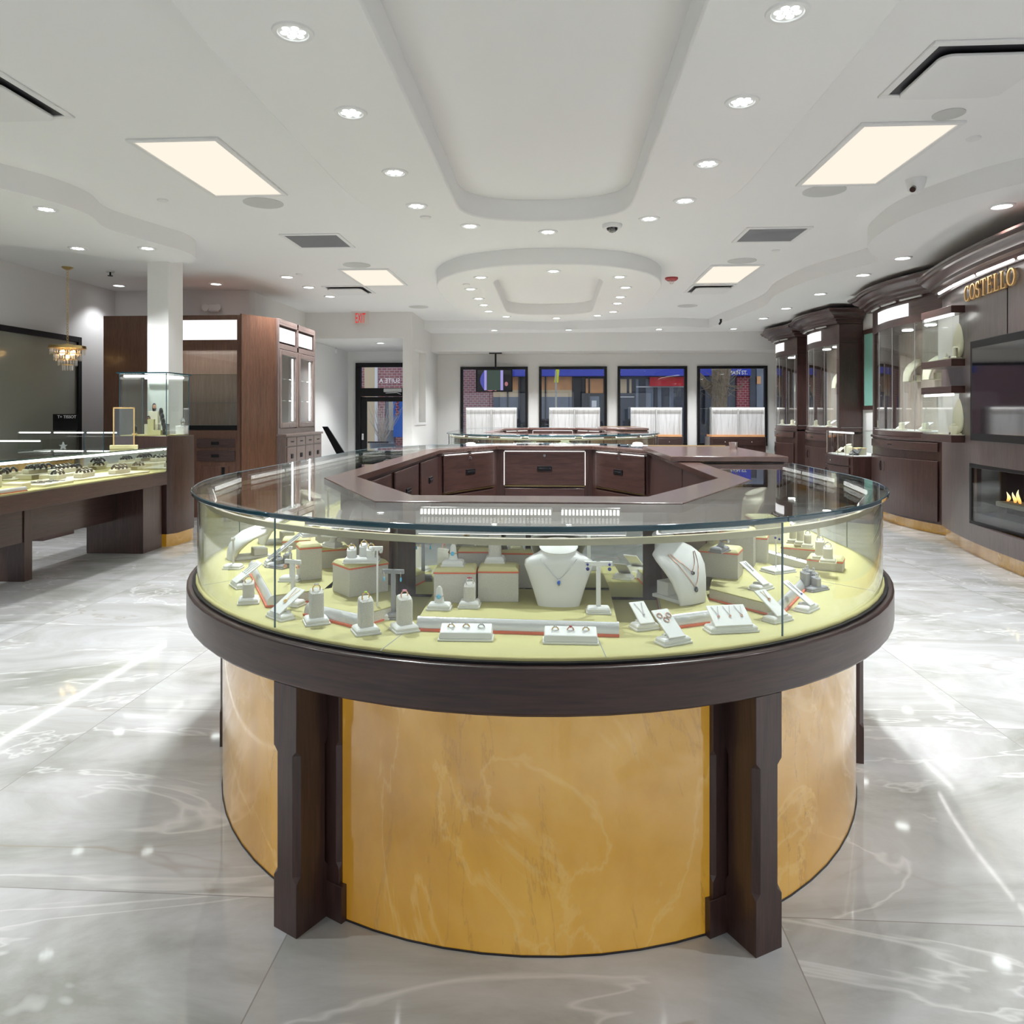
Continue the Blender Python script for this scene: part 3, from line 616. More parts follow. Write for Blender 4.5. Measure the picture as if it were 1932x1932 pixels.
    def led(p,q,side=1,z=1.027):
        p=Vector(p);q=Vector(q);d=(q-p).normalized();nn=Vector((-d.y,d.x))
        if nn.dot(-(p+q))<0: nn=-nn
        nn=nn*side
        h=MB().bar(p,q,.016,z+.004,z+.022).build('led_housing','silver',t,bevel=.002)
        m=MB()
        if side<0:
            L2=(q-p).length; c2=int(L2/.0105)
            for k2_ in range(c2): a2=p+nn*.010+d*(k2_*L2/c2); m.bar(a2,a2+d*.006,.005,z+.001,z+.016)
        else: m.bar(p+nn*.010,q+nn*.010,.005,z+.001,z+.016)
        o=m.build('led_strip','led_white',t,smooth=0); return o
    def atx(x,back=False):
        i=min(range(n),key=lambda i:(R_[i][0]-x)**2+(R_[i][1]-(1 if back else -1)*(0.93+1.455*math.sqrt(max(0,1-min(1,(x/1.285)**2)))))**2); return R_[i]
    xs=[-1.27,-1.18,-.98,-.66]
    for back in (False,True):
        led(atx(-.24,back),atx(.24,back)); 
        for s in (-1,1):
            led(atx(s*.30,back),atx(s*.60,back)); led(atx(s*.68,back),atx(s*.98,back)); led(atx(s*1.01,back),atx(s*1.2,back)); led(atx(s*1.215,back),(s*1.283,(-1 if not back else 1)*1.02))
    for y0,y1 in ((-.90,-.50),(-.47,-.05),(-.02,.42),(.45,.90)):
        led((-1.285,y0),(-1.285,y1))
        if y0<-.4 or y0>1: led((1.285,y0),(1.285,min(y1,-.2)))
    led((-.31,-1.99),(.075,-1.99),side=-1,z=1.027); led((.10,-1.99),(.27,-1.99),side=-1,z=1.027)
    # counter gate and flap
    MB().box(.76,1.30,gate0+.02,gate1-.02,.0,1.064).build('gate','wood_vertical',t,bevel=.003)
    MB().box(.70,1.315,gate0,gate1,1.065,1.095).build('flap','wood_flat',t,bevel=.004)
    MB().box(.74,1.28,gate1-.012,gate1+.002,1.095,1.099).build('flap_hinge','brass',t)
    MB().box(.735,1.33,gate1-.0,gate1+.015,.755,1.045).build('end_panel','wood_vertical',t); MB().box(.88,1.33,gate0-.015,gate0,.755,1.045).build('end_panel','wood_vertical',t)
    return t
isl=build_island((XC,IY,0),'large near jewelry counter on glowing amber stone drum with rounded glass front')
far=copy_tree(isl); far.location=(-.03,10.30,0); far.scale=(1,1,1.028); far['label']='smaller looking far glass jewelry counter seen beyond the wooden well'
# ================================================================ STANDS AND JEWELRY
DZ=.7552
def pad(m,w,d,h=.018,x=0,y=0):
    """two stepped padded base"""
    m.box(x-w/2,x+w/2,y-d/2,y+d/2,0,h*.3)
    a,b=w/2-.003,d/2-.003; c=.008
    m.loft([[(x-a,y-b,h*.3),(x+a,y-b,h*.3),(x+a,y+b,h*.3),(x-a,y+b,h*.3)],[(x-a,y-b,h*.65),(x+a,y-b,h*.65),(x+a,y+b,h*.65),(x-a,y+b,h*.65)],[(x-a+c*.4,y-b+c*.4,h*.9),(x+a-c*.4,y-b+c*.4,h*.9),(x+a-c*.4,y+b-c*.4,h*.9),(x-a+c*.4,y+b-c*.4,h*.9)],[(x-a+c,y-b+c,h),(x+a-c,y-b+c,h),(x+a-c,y+b-c,h),(x-a+c,y+b-c,h)]]); return m
def sq(h,z,dz=0,r=.25):
    """rounded square ring of points, slanted top by dz"""
    out=[]
    for k in range(16):
        a=2*PI*k/16; c,s=math.cos(a),math.sin(a); x=h*math.copysign(abs(c)**.45,c); y=h*math.copysign(abs(s)**.45,s); out.append((x,y,z+dz*y/h))
    return out
GRP={}
def world(root,p):
    a=root.rotation_euler[2]; c,s=math.cos(a),math.sin(a); return (root.location[0]+c*p[0]-s*p[1],root.location[1]+s*p[0]+c*p[1],root.location[2]+p[2])
def ring(root,p,metal,gem,label,r=.0105,big=.0045,tilt=0,halo=False):
    t=thing('ring',label,'ring',world(root,p),root.rotation_euler[2]+tilt,group='rings in the near counter')
    m=MB(); m.tube([(r*math.cos(2*PI*k/20),0,r+r*math.sin(2*PI*k/20)) for k in range(20)],.0018,6,closed=True); m.build('band',metal,t)
    g=MB(); z=2*r+.0005; g.lathe([(0,z-.002),(big*.5,z-.001),(big,z+.0015),(big*.6,z+.0032),(0,z+.0034)],8)
    if halo:
        for k in range(8): g.sphere((big*1.2*math.cos(k*PI/4),big*1.2*math.sin(k*PI/4),z+.001),.0012,6,4)
    g.build('stone',gem,t,smooth=10); return t
def ring_post(p,label,h=.075,mat='white_leather',rot=.5,z=DZ,metal='gold',gem='gem_clear',rl=None,w=.066,hw=.019,big=.0045,halo=False,ringr=.0105):
    t=thing('ring_stand',label,'ring stand',(p[0],p[1],z),rot,group='padded ring posts'); pad(MB(),w,w).build('base',mat,t,bevel=.001)
    MB().loft([sq(hw,.017),sq(hw,h-.008,.004),sq(hw*.93,h-.002,.004),sq(hw*.8,h,.004)]).build('post','riser_leather' if mat=='white_leather' else mat,t)
    if rl is not False: ring(t,(0,0,h-.006),metal,gem,rl or ('%s ring on the %s'%(metal.replace('_',' '),label)),ringr,big,tilt=.3,halo=halo)
    return t
def finger(p,label,z=DZ,rot=0,gem='gem_clear',metal='gold',lean=0,mat='white_leather',h=.062):
    t=thing('ring_stand',label,'ring stand',(p[0],p[1],z),rot,group='finger shaped ring stands'); pad(MB(),.066,.044).build('base',mat,t,bevel=.001)
    n=14; R=[]
    for k,(zz,r) in enumerate(((.017,.0145),(.03,.0115),(.05,.0085),(h-.006,.0075),(h,.0035))):
        R.append([(r*math.cos(2*PI*i/n),lean*(zz-.017)+r*math.sin(2*PI*i/n)*.8,zz) for i in range(n)])
    MB().loft(R).build('finger',mat,t)
    q=world(t,(0,lean*.022,.036)); r=thing('ring','%s ring around the %s'%(metal.replace('_',' '),label),'ring',q,rot,group='rings in the near counter')
    MB().tube([(.0105*math.cos(2*PI*k/20),.0105*math.sin(2*PI*k/20),0) for k in range(20)],.0015,6,closed=True).build('band',metal,r)
    MB().sphere((0,-.013,0),.006,8,6,(1,.6,1)).build('stone',gem,r,smooth=10); return t
def ramp_stand(p,label,z=DZ,rot=0,w=.05,bw=.085,bd=.045,ln=.085,ang=34,mat='white_leather',grp='sloped jewelry cards'):
    t=thing('jewelry_card',label,'jewelry stand',(p[0],p[1],z),rot,group=grp); pad(MB(),bw,bd).build('base',mat,t,bevel=.001)
    a=math.radians(ang); c,s=math.cos(a),math.sin(a); y0=-bd/2+.006
    M=Matrix.Translation((0,y0,.016))@Matrix.Rotation(a,4,'X')
    MB().box(-w/2,w/2,0,ln,0,.004,M=M).build('card',mat,t,bevel=.0015)
    MB().prism([(-w/2+.006,-.0),(w/2-.006,0),(w/2-.006,.012),(-w/2+.006,.012)],.012,.02,M=Matrix.Translation((0,bd/2-.014,0))).build('easel',mat,t)
    def on(x,l,up=.0055): return (x,y0+l*c-up*s,.016+l*s+up*c)
    return t,on,a
def pendant(root,on,a,x,l0,l1,label,metal='silver',gem='gem_clear',w=.016,drop=.012,big=.003,kind='necklace'):
    t=thing(kind,label,kind,(0,0,0),group=None)
    def W(x_,l): return world(root,on(x_,l))
    m=MB(); m.tube([W(x-w/2,l0),W(x,l1)],.0007,5); m.tube([W(x+w/2,l0),W(x,l1)],.0007,5); m.build('chain',metal,t)
    m=MB(); q=W(x,l1-.003); m.sphere(q,big,8,6); m.build('pendant',gem,t,smooth=10); return t
def earr(root,pts,label,metal='silver',gem='gem_clear',big=.0035,drop=0,mat2=None):
    t=thing('earrings',label,'earrings',world(root,pts[0]),0)
    o=Vector(world(root,pts[0]))
    m=MB(); g=MB()
    for p in pts:
        q=Vector(world(root,p))-o; m.tube([q+Vector((0,0,.004)),q+Vector((0,0,-.002-drop))],.0008,5); g.sphere(q+Vector((0,0,-.004-drop)),big,8,6,(1,1,1 if not drop else 2.2))
    m.build('hook',metal,t); g.build('stone',gem,t,smooth=10); return t
def tstand(p,label,h=.135,bar=.075,z=DZ,rot=0,mat='white_leather',thin=False):
    t=thing('earring_stand',label,'earring stand',(p[0],p[1],z),rot,group='earring stands'); pad(MB(),.066,.044).build('base',mat,t,bevel=.001)
    w=.006 if not thin else .0025
    MB().box(-w,w,-.004,.004,.015,h).build('pole',mat,t,bevel=.001)
    MB().box(-bar/2,bar/2,-.005,.004,h-.012,h).build('bar',mat,t,bevel=.0015); return t
def riser(p,label,w,d,h,rot=0,z=DZ,mat='riser_leather'):
    t=thing('display_riser',label,'display riser',(p[0],p[1],z),rot,group='grey risers with orange band'); a,b=w/2,d/2
    MB().box(-a,a,-b,b,0,h-.016).build('body',mat,t,bevel=.0015)
    MB().box(-a-.0012,a+.0012,-b-.0012,b+.0012,h-.016,h-.012).build('band','orange_trim',t)
    MB().loft([[(-a,-b,h-.012),(a,-b,h-.012),(a,b,h-.012),(-a,b,h-.012)],[(-a,-b,h-.009),(a,-b,h-.009),(a,b,h-.009),(-a,b,h-.009)],[(-a+.006,-b+.006,h-.002),(a-.006,-b+.006,h-.002),(a-.006,b-.006,h-.002),(-a+.006,b-.006,h-.002)],[(-a+.01,-b+.01,h),(a-.01,-b+.01,h),(a-.01,b-.01,h),(-a+.01,b-.01,h)]]).build('top_pad','cream_top',t)
    return t
def platform(P,edges,label,h=.034,z=DZ):
    """low platform with cream top; rolled beaded edges on the listed sides"""
    cx=sum(p[0] for p in P)/len(P); cy=sum(p[1] for p in P)/len(P); t=thing('display_platform',label,'display platform',(cx,cy,z),0,group='low cream platforms'); Q=[(p[0]-cx,p[1]-cy) for p in P]
    MB().prism([(x*.985,y*.985) for x,y in Q],.004,h-.004).build('body','riser_leather',t)
    MB().prism(Q,0,.005).build('band','orange_trim',t)
    MB().prism([(x*.985,y*.985) for x,y in Q],h-.004,h).build('top','cream_fabric',t,bevel=.0015)
    for e in edges:
        a=Vector(Q[e]+(0,));b=Vector(Q[(e+1)%len(Q)]+(0,)); d=(b-a).normalized(); nrm=Vector((d.y,-d.x,0)); m=MB(); R=[]
        for q in (a,b):
            R.append([q+nrm*(r_*math.cos(th)-.006)+Vector((0,0,.007+max(0,r_*1.5*math.sin(th)))) for r_,th in [(.018,PI/2*k/6) for k in range(7)]]+[q-nrm*.012+Vector((0,0,.006))])
        MB().loft([[q+nrm*.016,q-nrm*.004,q-nrm*.004+Vector((0,0,.0068)),q+nrm*.016+Vector((0,0,.0068))] for q in (a,b)]).build('band','orange_trim',t)
        m.loft(R); m.build('rolled_edge','silver_beads',t,smooth=60)
    return t
def bust(p,label,z=DZ,rot=0,s=1,lean=0,mat='white_leather',flat=False):
    """front facing necklace bust"""
    t=thing('necklace_bust',label,'necklace bust',(p[0],p[1],z),rot,group='white necklace busts'); n=28
    S=[(0,.058,.022,0),(.045,.070,.022,.004),(.09,.084,.024,.010),(.125,.096,.028,.018),(.140,.094,.032,.024),(.150,.080,.034,.030),(.158,.062,.034,.034),(.166,.050,.032,.036),(.172,.048,.034,.037),(.182,.055,.042,.036),(.185,.054,.041,.036)]
    R=[]
    for zz,hw,ht,y in S:
        tl=max(0,(zz-.15)/.035)*.016
        R.append([(s*hw*math.copysign(abs(math.cos(a))**.8,math.cos(a)),s*(y+ht*math.sin(a))+lean*zz*s,s*(zz*.87+tl*math.sin(a))) for a in [2*PI*k/n for k in range(n)]])
    MB().loft(R).build('body',mat,t,smooth=60)
    return t
def side_bust(p,label,z=DZ,rot=0,s=1,mat='white_leather',low=1.0):
    """curved bust on a foot, chest facing local -y and tilting back"""
    t=thing('necklace_bust',label,'necklace bust',(p[0],p[1],z),rot,group='white necklace busts'); n=26
    spine=[(-.050,.0,.050,.012),(-.046,.03,.056,.016),(-.036,.065,.066,.020),(-.018,.098,.080,.022),(.006,.124,.088,.022),(.030,.138,.080,.024),(.050,.148,.050,.030),(.058,.160,.038,.030),(.062,.172,.042,.036),(.063,.176,.040,.034)]
    R=[]
    for k,(y,zz,hw,ht) in enumerate(spine):
        y2,z2=spine[min(k+1,len(spine)-1)][:2]; y1,z1=spine[max(k-1,0)][:2]; ty,tz=y2-y1,z2-z1; l=math.hypot(ty,tz); ny,nz=(tz/l,-ty/l) 
        if k>=7: ny,nz=(.92,.38)
        R.append([(s*hw*math.cos(a),s*(y+ny*ht*math.sin(a)),s*low*(max(0,zz+nz*ht*math.sin(a)))) for a in [2*PI*i/n for i in range(n)]])
    MB().loft(R).build('body',mat,t,smooth=60)
    m=MB(); m.box(-.04*s,.04*s,-.045*s,.075*s,0,.010); m.box(-.03*s,.03*s,.02*s,.065*s,.010,.05*s*low); m.build('foot',mat,t,bevel=.002)
    return t
def tray3(p,label,z=DZ,rot=0,rings=('gold','gold','silver'),gems=('gem_clear',)*3):
    t=thing('ring_tray',label,'ring tray',(p[0],p[1],z),rot,group='three ring trays')
    w,d=.138,.052; MB().box(-w/2,w/2,-d/2,d/2,0,.005).build('base','white_leather',t,bevel=.001)
    a=w/2-.003; MB().loft([[(-a,-d/2+.003,.005),(a,-d/2+.003,.005),(a,-d/2+.003,.012),(a-.002,-d/2+.01,.020),(-a+.002,-d/2+.01,.020),(-a,-d/2+.003,.012)],[(-a,d/2-.003,.005),(a,d/2-.003,.005),(a,d/2-.003,.02),(a-.002,d/2-.008,.034),(-a+.002,d/2-.008,.034),(-a,d/2-.003,.02)]]).build('pad','white_leather',t,bevel=.002)
    for i,x in enumerate((-.038,0,.038)):
        ring(t,(x,.004,.019),rings[i],gems[i],'%s ring, %s in the %s'%(rings[i],('left','middle','right')[i],label),r=.008)
    return t
A=lambda x,y,z=DZ: at(x,y,z)
PZ=DZ+.034
up=lambda p,d:(p[0],p[1]+d)
# ---- centre platform and what stands on it
platform([A(788,1163,PZ),A(1168,1174,PZ),A(1153,1113,PZ),A(822,1108,PZ)],[0],'wide cream platform with beaded silver edge at the middle of the near counter')
o=riser(up(A(857,1138,PZ),.0425),'left grey riser of the front pair beside the white bust',.118,.085,.098,z=PZ,rot=.03)
finger(A(855,1067,PZ+.098),'finger stand on the left front riser',z=PZ+.098,gem='gem_aqua',lean=0)
riser(up(A(939,1136,PZ),.0425),'right grey riser touching the white bust',.115,.085,.098,z=PZ,rot=.03)
ring_post(A(934,1060,PZ+.098),'tall ring post on the right front riser',z=PZ+.098,rot=.03,h=.08,w=.06)
riser(up(A(905,1110,PZ),.03),'taller riser behind the left front riser',.13,.08,.125,z=PZ,rot=0)
riser(up(A(975,1108,PZ),.03),'taller riser behind the right front riser',.1,.08,.118,z=PZ,rot=0)
finger(A(829,1149,PZ),'finger stand with aqua ring, low at platform left',z=PZ,gem='gem_aqua',metal='silver')
ring_post(A(886,1144,PZ),'short ring post with red stone on the platform',z=PZ,rot=0,h=.062,hw=.016,gem='gem_red',metal='silver',big=.005,halo=True,w=.06)
b=bust(A(1054,1142,PZ),'upright white bust with blue pendant in the middle of the near counter',z=PZ,s=1.0)
t=thing('necklace','fine silver chain with blue drop pendant on the upright middle bust','necklace',(0,0,0))
from mathutils.bvhtree import BVHTree
def drape(root,pts,off=.0015):
    body=[c for c in root.children if c.name.startswith('body')][0]
    bv=BVHTree.FromPolygons([v.co.copy() for v in body.data.vertices],[tuple(p.vertices) for p in body.data.polygons]); out=[]
    for x,z in pts:
        h=bv.ray_cast(Vector((x,-1,z)),Vector((0,1,0)))
        if h[0] is None: continue
        n=h[1] if h[1].y<0 else -h[1]
        out.append(Vector(world(root,tuple(h[0]+n*off))))
    return out
def vee(hw,zt,zb,n=10,sag=.15): return [(hw*(2*k/n-1), zb+(zt-zb)*abs(2*k/n-1)**(1+sag)) for k in range(n+1)]
MB().tube(drape(b,vee(.050,.128,.074)),.0008,6).build('chain','silver',t)
q=drape(b,[(0,.067)],.004)[0]; m=MB(); m.sphere(q,.0068,10,8,(1,.5,1.4)); m.build('pendant_frame','gem_clear',t,smooth=10); MB().sphere((q[0],q[1]-.0035,q[2]),.0046,10,8,(1,.5,1.4)).build('stone','gem_blue',t,smooth=10)
ts=tstand(A(1129,1156,PZ),'white T shaped earring stand beside the middle bust',z=PZ,h=.137,bar=.075)
earr(ts,[(-.029,-.008,.122),(.029,-.008,.122)],'pair of dark blue double stone earrings beside the middle bust',gem='gem_sapphire',big=.005)
earr(ts,[(-.029,-.008,.134),(.029,-.008,.134)],'small blue studs above the dark blue earrings beside the middle bust',gem='gem_sapphire',big=.0035)
tray3(up(A(877,1211),.027),'white tray left of the middle',rot=.02,rings=('gold','gold','silver'))
tray3(up(A(1077,1217),.027),'white tray right of the middle',rot=0,rings=('gold','rose_gold','gold'),gems=('gem_clear','gem_red','gem_clear'))
# ---- left group
platform([A(580,1137,PZ),A(682,1160,PZ),A(752,1140,PZ),A(745,1105,PZ),A(640,1085,PZ)],[0],'five sided cream platform under the big left riser')
riser(A(680,1115,PZ),'big grey riser carrying three ring posts, left of the middle',.128,.108,.096,rot=.75,z=PZ)
x,y=A(683,1060,PZ+.096); t3=thing('ring_stand','stepped white block with three ring posts on the big left riser','ring stand',(x,y,PZ+.096),.1)
m=MB(); pad(m,.105,.06,.016); m.build('base','white_leather',t3,bevel=.001)
for i,(xx,yy,hh) in enumerate(((-.03,.0,.038),(.004,.012,.046),(.028,-.008,.040))):
    MB().loft([[(xx+q[0],yy+q[1],q[2]) for q in sq(.0135,.014)],[(xx+q[0],yy+q[1],q[2]) for q in sq(.0135,hh,.004)],[(xx+q[0],yy+q[1],q[2]) for q in sq(.011,hh+.002,.004)]]).build('post','white_leather',t3)
    ring(t3,(xx,yy,hh-.004),'gold','gem_clear','gold ring on the %s post of the stepped white block'%('left','rear','front right')[i],r=.009,tilt=.4)
ring_post(A(597,1175),'front left ring post below the five sided platform',h=.088,rot=.45,gem='gem_clear',halo=True)
ring_post(A(690,1193),'ring post with yellow green stone, nearest the glass at left',h=.088,rot=.5,gem='gem_green',big=.0048)
ring_post(A(763,1189),'ring post with pink stone left of the beaded edge',h=.088,rot=.5,gem='gem_pink',metal='rose_gold',big=.005,halo=True)
ts=tstand(A(742,1166),'tall grey T earring stand with long blue drops',h=.135,mat='grey_velvet',bar=.062,rot=-.1)
earr(ts,[(-.024,-.008,.125),(.024,-.008,.125)],'long pale blue drop earrings on the tall grey stand',gem='gem_aqua',big=.003,drop=.012)
r,on,a=ramp_stand(A(529,1166),'sloped card with heart pendant by the left glass joint',rot=-.7,w=.055,bw=.085,ln=.095)
pendant(r,on,a,0,.09,.045,'gold heart necklace on the card by the left glass joint','gold','gold',w=.02,big=.006)
ts=tstand(A(553,1142),'white T earring stand behind the heart pendant card',h=.135,bar=.055,rot=-.3)
earr(ts,[(-.022,-.008,.12),(.022,-.008,.12)],'rose gold hoop earrings on the stand behind the heart pendant','rose_gold','rose_gold',big=.006)
ring_post(A(469,1137),'small ring post at the far left near the glass',h=.062,rot=.35,hw=.017,w=.062)
r,on,a=ramp_stand(A(452,1107),'sloped card with several fine chains at far left',rot=-.9,w=.06,bw=.085,ln=.1)
for i,x in enumerate((-.018,0,.018)): pendant(r,on,a,x,.092,.045,'fine silver chain, %s on the far left card'%('left','middle','right')[i],w=.010,big=.002)
platform([A(475,1057,PZ),A(512,1124,PZ),A(628,1110,PZ),A(640,1060,PZ),A(560,1035,PZ)],[0],'cream platform with beaded edge at far left')
x,y=A(527,1070,PZ); t3=thing('ring_stand','dark grey stepped ring stand on the far left platform','ring stand',(x,y,PZ),-.4)
pad(MB(),.08,.06,.014).build('base','grey_velvet',t3,bevel=.001)
for i,(xx,yy,hh) in enumerate(((-.022,.008,.04),(.006,-.006,.03),(.024,.014,.045))):
    MB().loft([[(xx+q[0],yy+q[1],q[2]) for q in sq(.0125,.012)],[(xx+q[0],yy+q[1],q[2]) for q in sq(.0125,hh,.003)]]).build('post','grey_velvet',t3)
    ring(t3,(xx,yy,hh-.005),'silver','gem_clear','silver ring on the %s post of the dark grey far left stand'%('left','front','rear')[i],r=.008,tilt=.3)
ts=tstand(A(548,1096,PZ),'thin white pole earring stand on the far left platform',z=PZ,h=.11,bar=.012,thin=True)
earr(ts,[(0,-.006,.105),(.003,-.006,.09)],'sparkling drop earrings on the thin pole at left',big=.005)
ts=tstand(A(440,1073),'thin white pole stand in the far left corner of the case',h=.115,bar=.012,thin=True)
earr(ts,[(0,-.006,.112)],'small white stud on the thin pole in the far left corner',gem='white_leather',big=.006)
side_bust(A(465,1052),'reclining white bust nearest the left end of the case',rot=-1.0,s=1.15,low=.62)
side_bust(A(520,1023),'second reclining white bust behind the thin pole at left',rot=-1.0,s=1.15,low=.75)
r,on,a=ramp_stand(A(512,1068,PZ),'long sloped bracelet card leaning over the far left platform',z=PZ,rot=-.95,w=.035,bw=.06,ln=.17,ang=35)
tb=thing('bracelet','wide white lattice bracelet on the long sloped card at left','bracelet',(0,0,0)); m=MB()
for s_ in (-1,0,1): m.tube([world(r,on(s_*.009,l)) for l in (.01,.05,.1,.165)],.0025,6)
for k in range(12): m.tube([world(r,on(-.011,.012+k*.0135)),world(r,on(.011,.018+k*.0135))],.0018,5)
m.build('links','gem_clear',tb)
riser(A(583,1090,PZ),'narrow tall riser left of the finger stand riser',.07,.07,.115,rot=.5,z=PZ)
ring_post(A(582,1012,PZ+.115),'short ring post on the narrow tall riser',z=PZ+.115,h=.04,rot=.5,w=.05,hw=.013)
riser(A(625,1085),'middle height riser carrying a leaning finger stand',.115,.09,.108,rot=.45)
finger(A(627,1032,DZ+.108),'leaning finger stand on the middle height left riser',z=DZ+.108,rot=-.5,lean=.6)
riser(A(640,1068),'long back riser along the left well facet',.16,.08,.145,rot=.12)
for i,(px,py) in enumerate(((628,1012),(655,1010))):
    finger(A(px,py,DZ+.145),'leaning finger stand %s on the long back left riser'%('left','right')[i],z=DZ+.145,rot=-.3,lean=.7,metal='gold',h=.085)
riser(A(560,1040),'low riser behind the lattice bracelet',.11,.08,.06,rot=.3)
# ---- right group
platform([A(1250,1162,PZ),A(1345,1150,PZ),A(1330,1112,PZ),A(1238,1108,PZ)],[0],'small cream platform under the curved bust, right of the middle')
b=side_bust(A(1283,1132,PZ),'curved white bust with two layered necklaces, right of the middle',z=PZ,rot=.62,s=.98)
t=thing('necklace','layered rose gold necklaces with two round pendants on the curved right bust','necklace',(0,0,0))
MB().tube(drape(b,vee(.045,.135,.088)),.0011,6).build('upper_chain','rose_gold',t)
MB().tube(drape(b,vee(.052,.135,.048)),.0011,6).build('lower_chain','rose_gold',t)
q=drape(b,[(0,.084)],.004)[0]; q2=drape(b,[(0,.042)],.004)[0]
MB().sphere(q,.0052,10,6).build('pendant','gem_dark',t,smooth=10); MB().sphere(q2,.0058,10,6,(1,1,1.4)).build('pendant','gem_dark',t,smooth=10)
r,on,a=ramp_stand(A(1216,1186),'narrow card with looped silver chain, right of the beaded platform',rot=.4,w=.045,bw=.07,ln=.075)
pendant(r,on,a,0,.068,.03,'looped silver necklace on the narrow card beside the beaded platform','silver','silver',w=.022,big=.003)
r,on,a=ramp_stand(A(1270,1213),'card with three rose gold hoops near the front glass',rot=.5,w=.05,bw=.085,ln=.09)
for i,(xx,l) in enumerate(((-.012,.07),(.014,.068),(.0,.055))):
    q=world(r,on(xx,l)); h_=thing('hoop_earring','rose gold hoop, %s on the card near the front glass'%('upper left','upper right','lower')[i],'earring',q,r.rotation_euler[2],group='rose gold hoops'); MB().tube([(.007*math.cos(2*PI*k/16),.007*math.sin(2*PI*k/16)*math.cos(a),.007*math.sin(2*PI*k/16)*math.sin(a)) for k in range(16)],.0011,6,closed=True).build('hoop','rose_gold',h_)
r,on,a=ramp_stand(A(1379,1190),'wide sloped card with three pendants near the right glass joint',rot=.22,w=.105,bw=.135,ln=.07,bd=.05)
for i,x in enumerate((-.032,0,.032)): pendant(r,on,a,x,.064,.034,'rose gold bar necklace, %s on the wide card'%('left','middle','right')[i],'silver','rose_gold',w=.018,big=.0035)
r,on,a=ramp_stand(A(1467,1171),'card with gold drop earrings just right of the glass joint',rot=.62,w=.045,bw=.08,ln=.095)
pendant(r,on,a,0,.088,.06,'gold drop piece on the card just right of the glass joint','gold','rose_gold',w=.012,big=.0045)
r,on,a=ramp_stand(A(1522,1151),'card with dark blue drops at far right',rot=.85,w=.035,bw=.08,ln=.10)
pendant(r,on,a,0,.09,.045,'dark blue drop necklace on the far right card','silver','gem_sapphire',w=.012,big=.003)
x,y=A(1533,1112); t3=thing('ring_stand','light grey stepped ring stand at far right','ring stand',(x,y,DZ),.6)
pad(MB(),.085,.065,.014).build('base','grey_velvet',t3,bevel=.001)
for i,(xx,yy,hh) in enumerate(((-.022,.012,.055),(.002,-.012,.04),(.022,.012,.05),(0,.02,.06))):
    MB().loft([[(xx+q[0],yy+q[1],q[2]) for q in sq(.0125,.012)],[(xx+q[0],yy+q[1],q[2]) for q in sq(.0125,hh,.003)]]).build('post','grey_velvet',t3)
    ring(t3,(xx,yy,hh-.005),'silver','gem_clear','silver ring on the %s post of the far right grey stand'%('left','front','right','rear')[i],r=.008,tilt=.3)
platform([A(1337,1110,PZ),A(1462,1142,PZ),A(1512,1092,PZ),A(1450,1062,PZ),A(1350,1062,PZ)],[1],'five sided cream platform on the right with beaded edge')
riser(A(1360,1085,PZ),'grey riser with leaning grey cone on the right platform',.125,.095,.095,rot=-.4,z=PZ)
finger(A(1358,1041,PZ+.095),'grey leaning ring cone on the right riser',z=PZ+.095,rot=.9,lean=-.7,mat='grey_velvet')
riser(A(1392,1064,PZ),'tall riser behind the grey cone riser',.115,.09,.13,rot=-.35,z=PZ)
riser(A(1432,1058,PZ),'narrow riser right of the tall back riser',.06,.08,.10,rot=-.35,z=PZ)
r,on,a=ramp_stand(A(1436,1112,PZ),'long narrow card leaning left on the right platform',z=PZ,rot=.75,w=.035,bw=.075,ln=.1)
pendant(r,on,a,0,.093,.06,'fine silver necklace on the long narrow card','silver','silver',w=.01,big=.0025)
x,y=A(1468,1090,PZ-.02); t=thing('earring_stand','thin pole earring stand on a wide white block','earring stand',(x,y,PZ),.5); pad(MB(),.10,.07,.016).build('base','white_leather',t,bevel=.001); MB().tube([(0,.01,.014),(0,.01,.125)],.002,8).build('pole','white_leather',t)
earr(t,[(-.008,.004,.118),(.010,.004,.112)],'blue stone drop earrings on the thin pole at right',gem='gem_sapphire',big=.004)
x,y=A(1492,1068); t=thing('display_wedge','long white sloped wedge block behind the right platform','display block',(x,y,DZ),-.45); MB().loft([[(-.085,-.02,0),(.085,-.02,0),(.085,-.02,.014),(-.085,-.02,.048)],[(-.085,.02,0),(.085,.02,0),(.085,.02,.016),(-.085,.02,.05)]]).build('block','white_leather',t,bevel=.002)
for i,xx in enumerate((-.045,-.01,.025)): 
    q=world(t,(xx,0,.048-.0002*(xx+.085)*1000*.98+.0)); e=thing('stud_earrings','tiny dark studs, %s on the long white wedge'%('upper','middle','lower')[i],'earrings',q,0,group='studs on the wedge'); MB().sphere((-.004,0,.004),.002,8,6).sphere((.004,.002,.004),.002,8,6).build('stone','gem_dark',e)
riser(A(1558,1073),'low riser at the far right carrying two ring posts',.12,.085,.048,rot=-.45)
ring_post(A(1547,1055,DZ+.048),'taller ring post on the far right low riser',z=DZ+.048,h=.068,rot=-.4,w=.055,hw=.016,mat='ivory_leather',metal='silver')
ring_post(A(1562,1062,DZ+.048),'shorter ring post on the far right low riser',z=DZ+.048,h=.055,rot=-.4,w=.055,hw=.016,mat='ivory_leather',metal='silver')
riser(A(1508,1050),'low riser behind the two ring posts at right',.125,.09,.05,rot=-.45)
for i,(px,py) in enumerate(((1496,1024),(1510,1028),(1524,1033))): ring_post(A(px,py,DZ+.05),'plain post %s on the rear right riser'%('left','middle','right')[i],z=DZ+.05,h=.07-.008*i,rot=-.4,w=.045,hw=.013,mat='ivory_leather',metal='silver',ringr=.008)
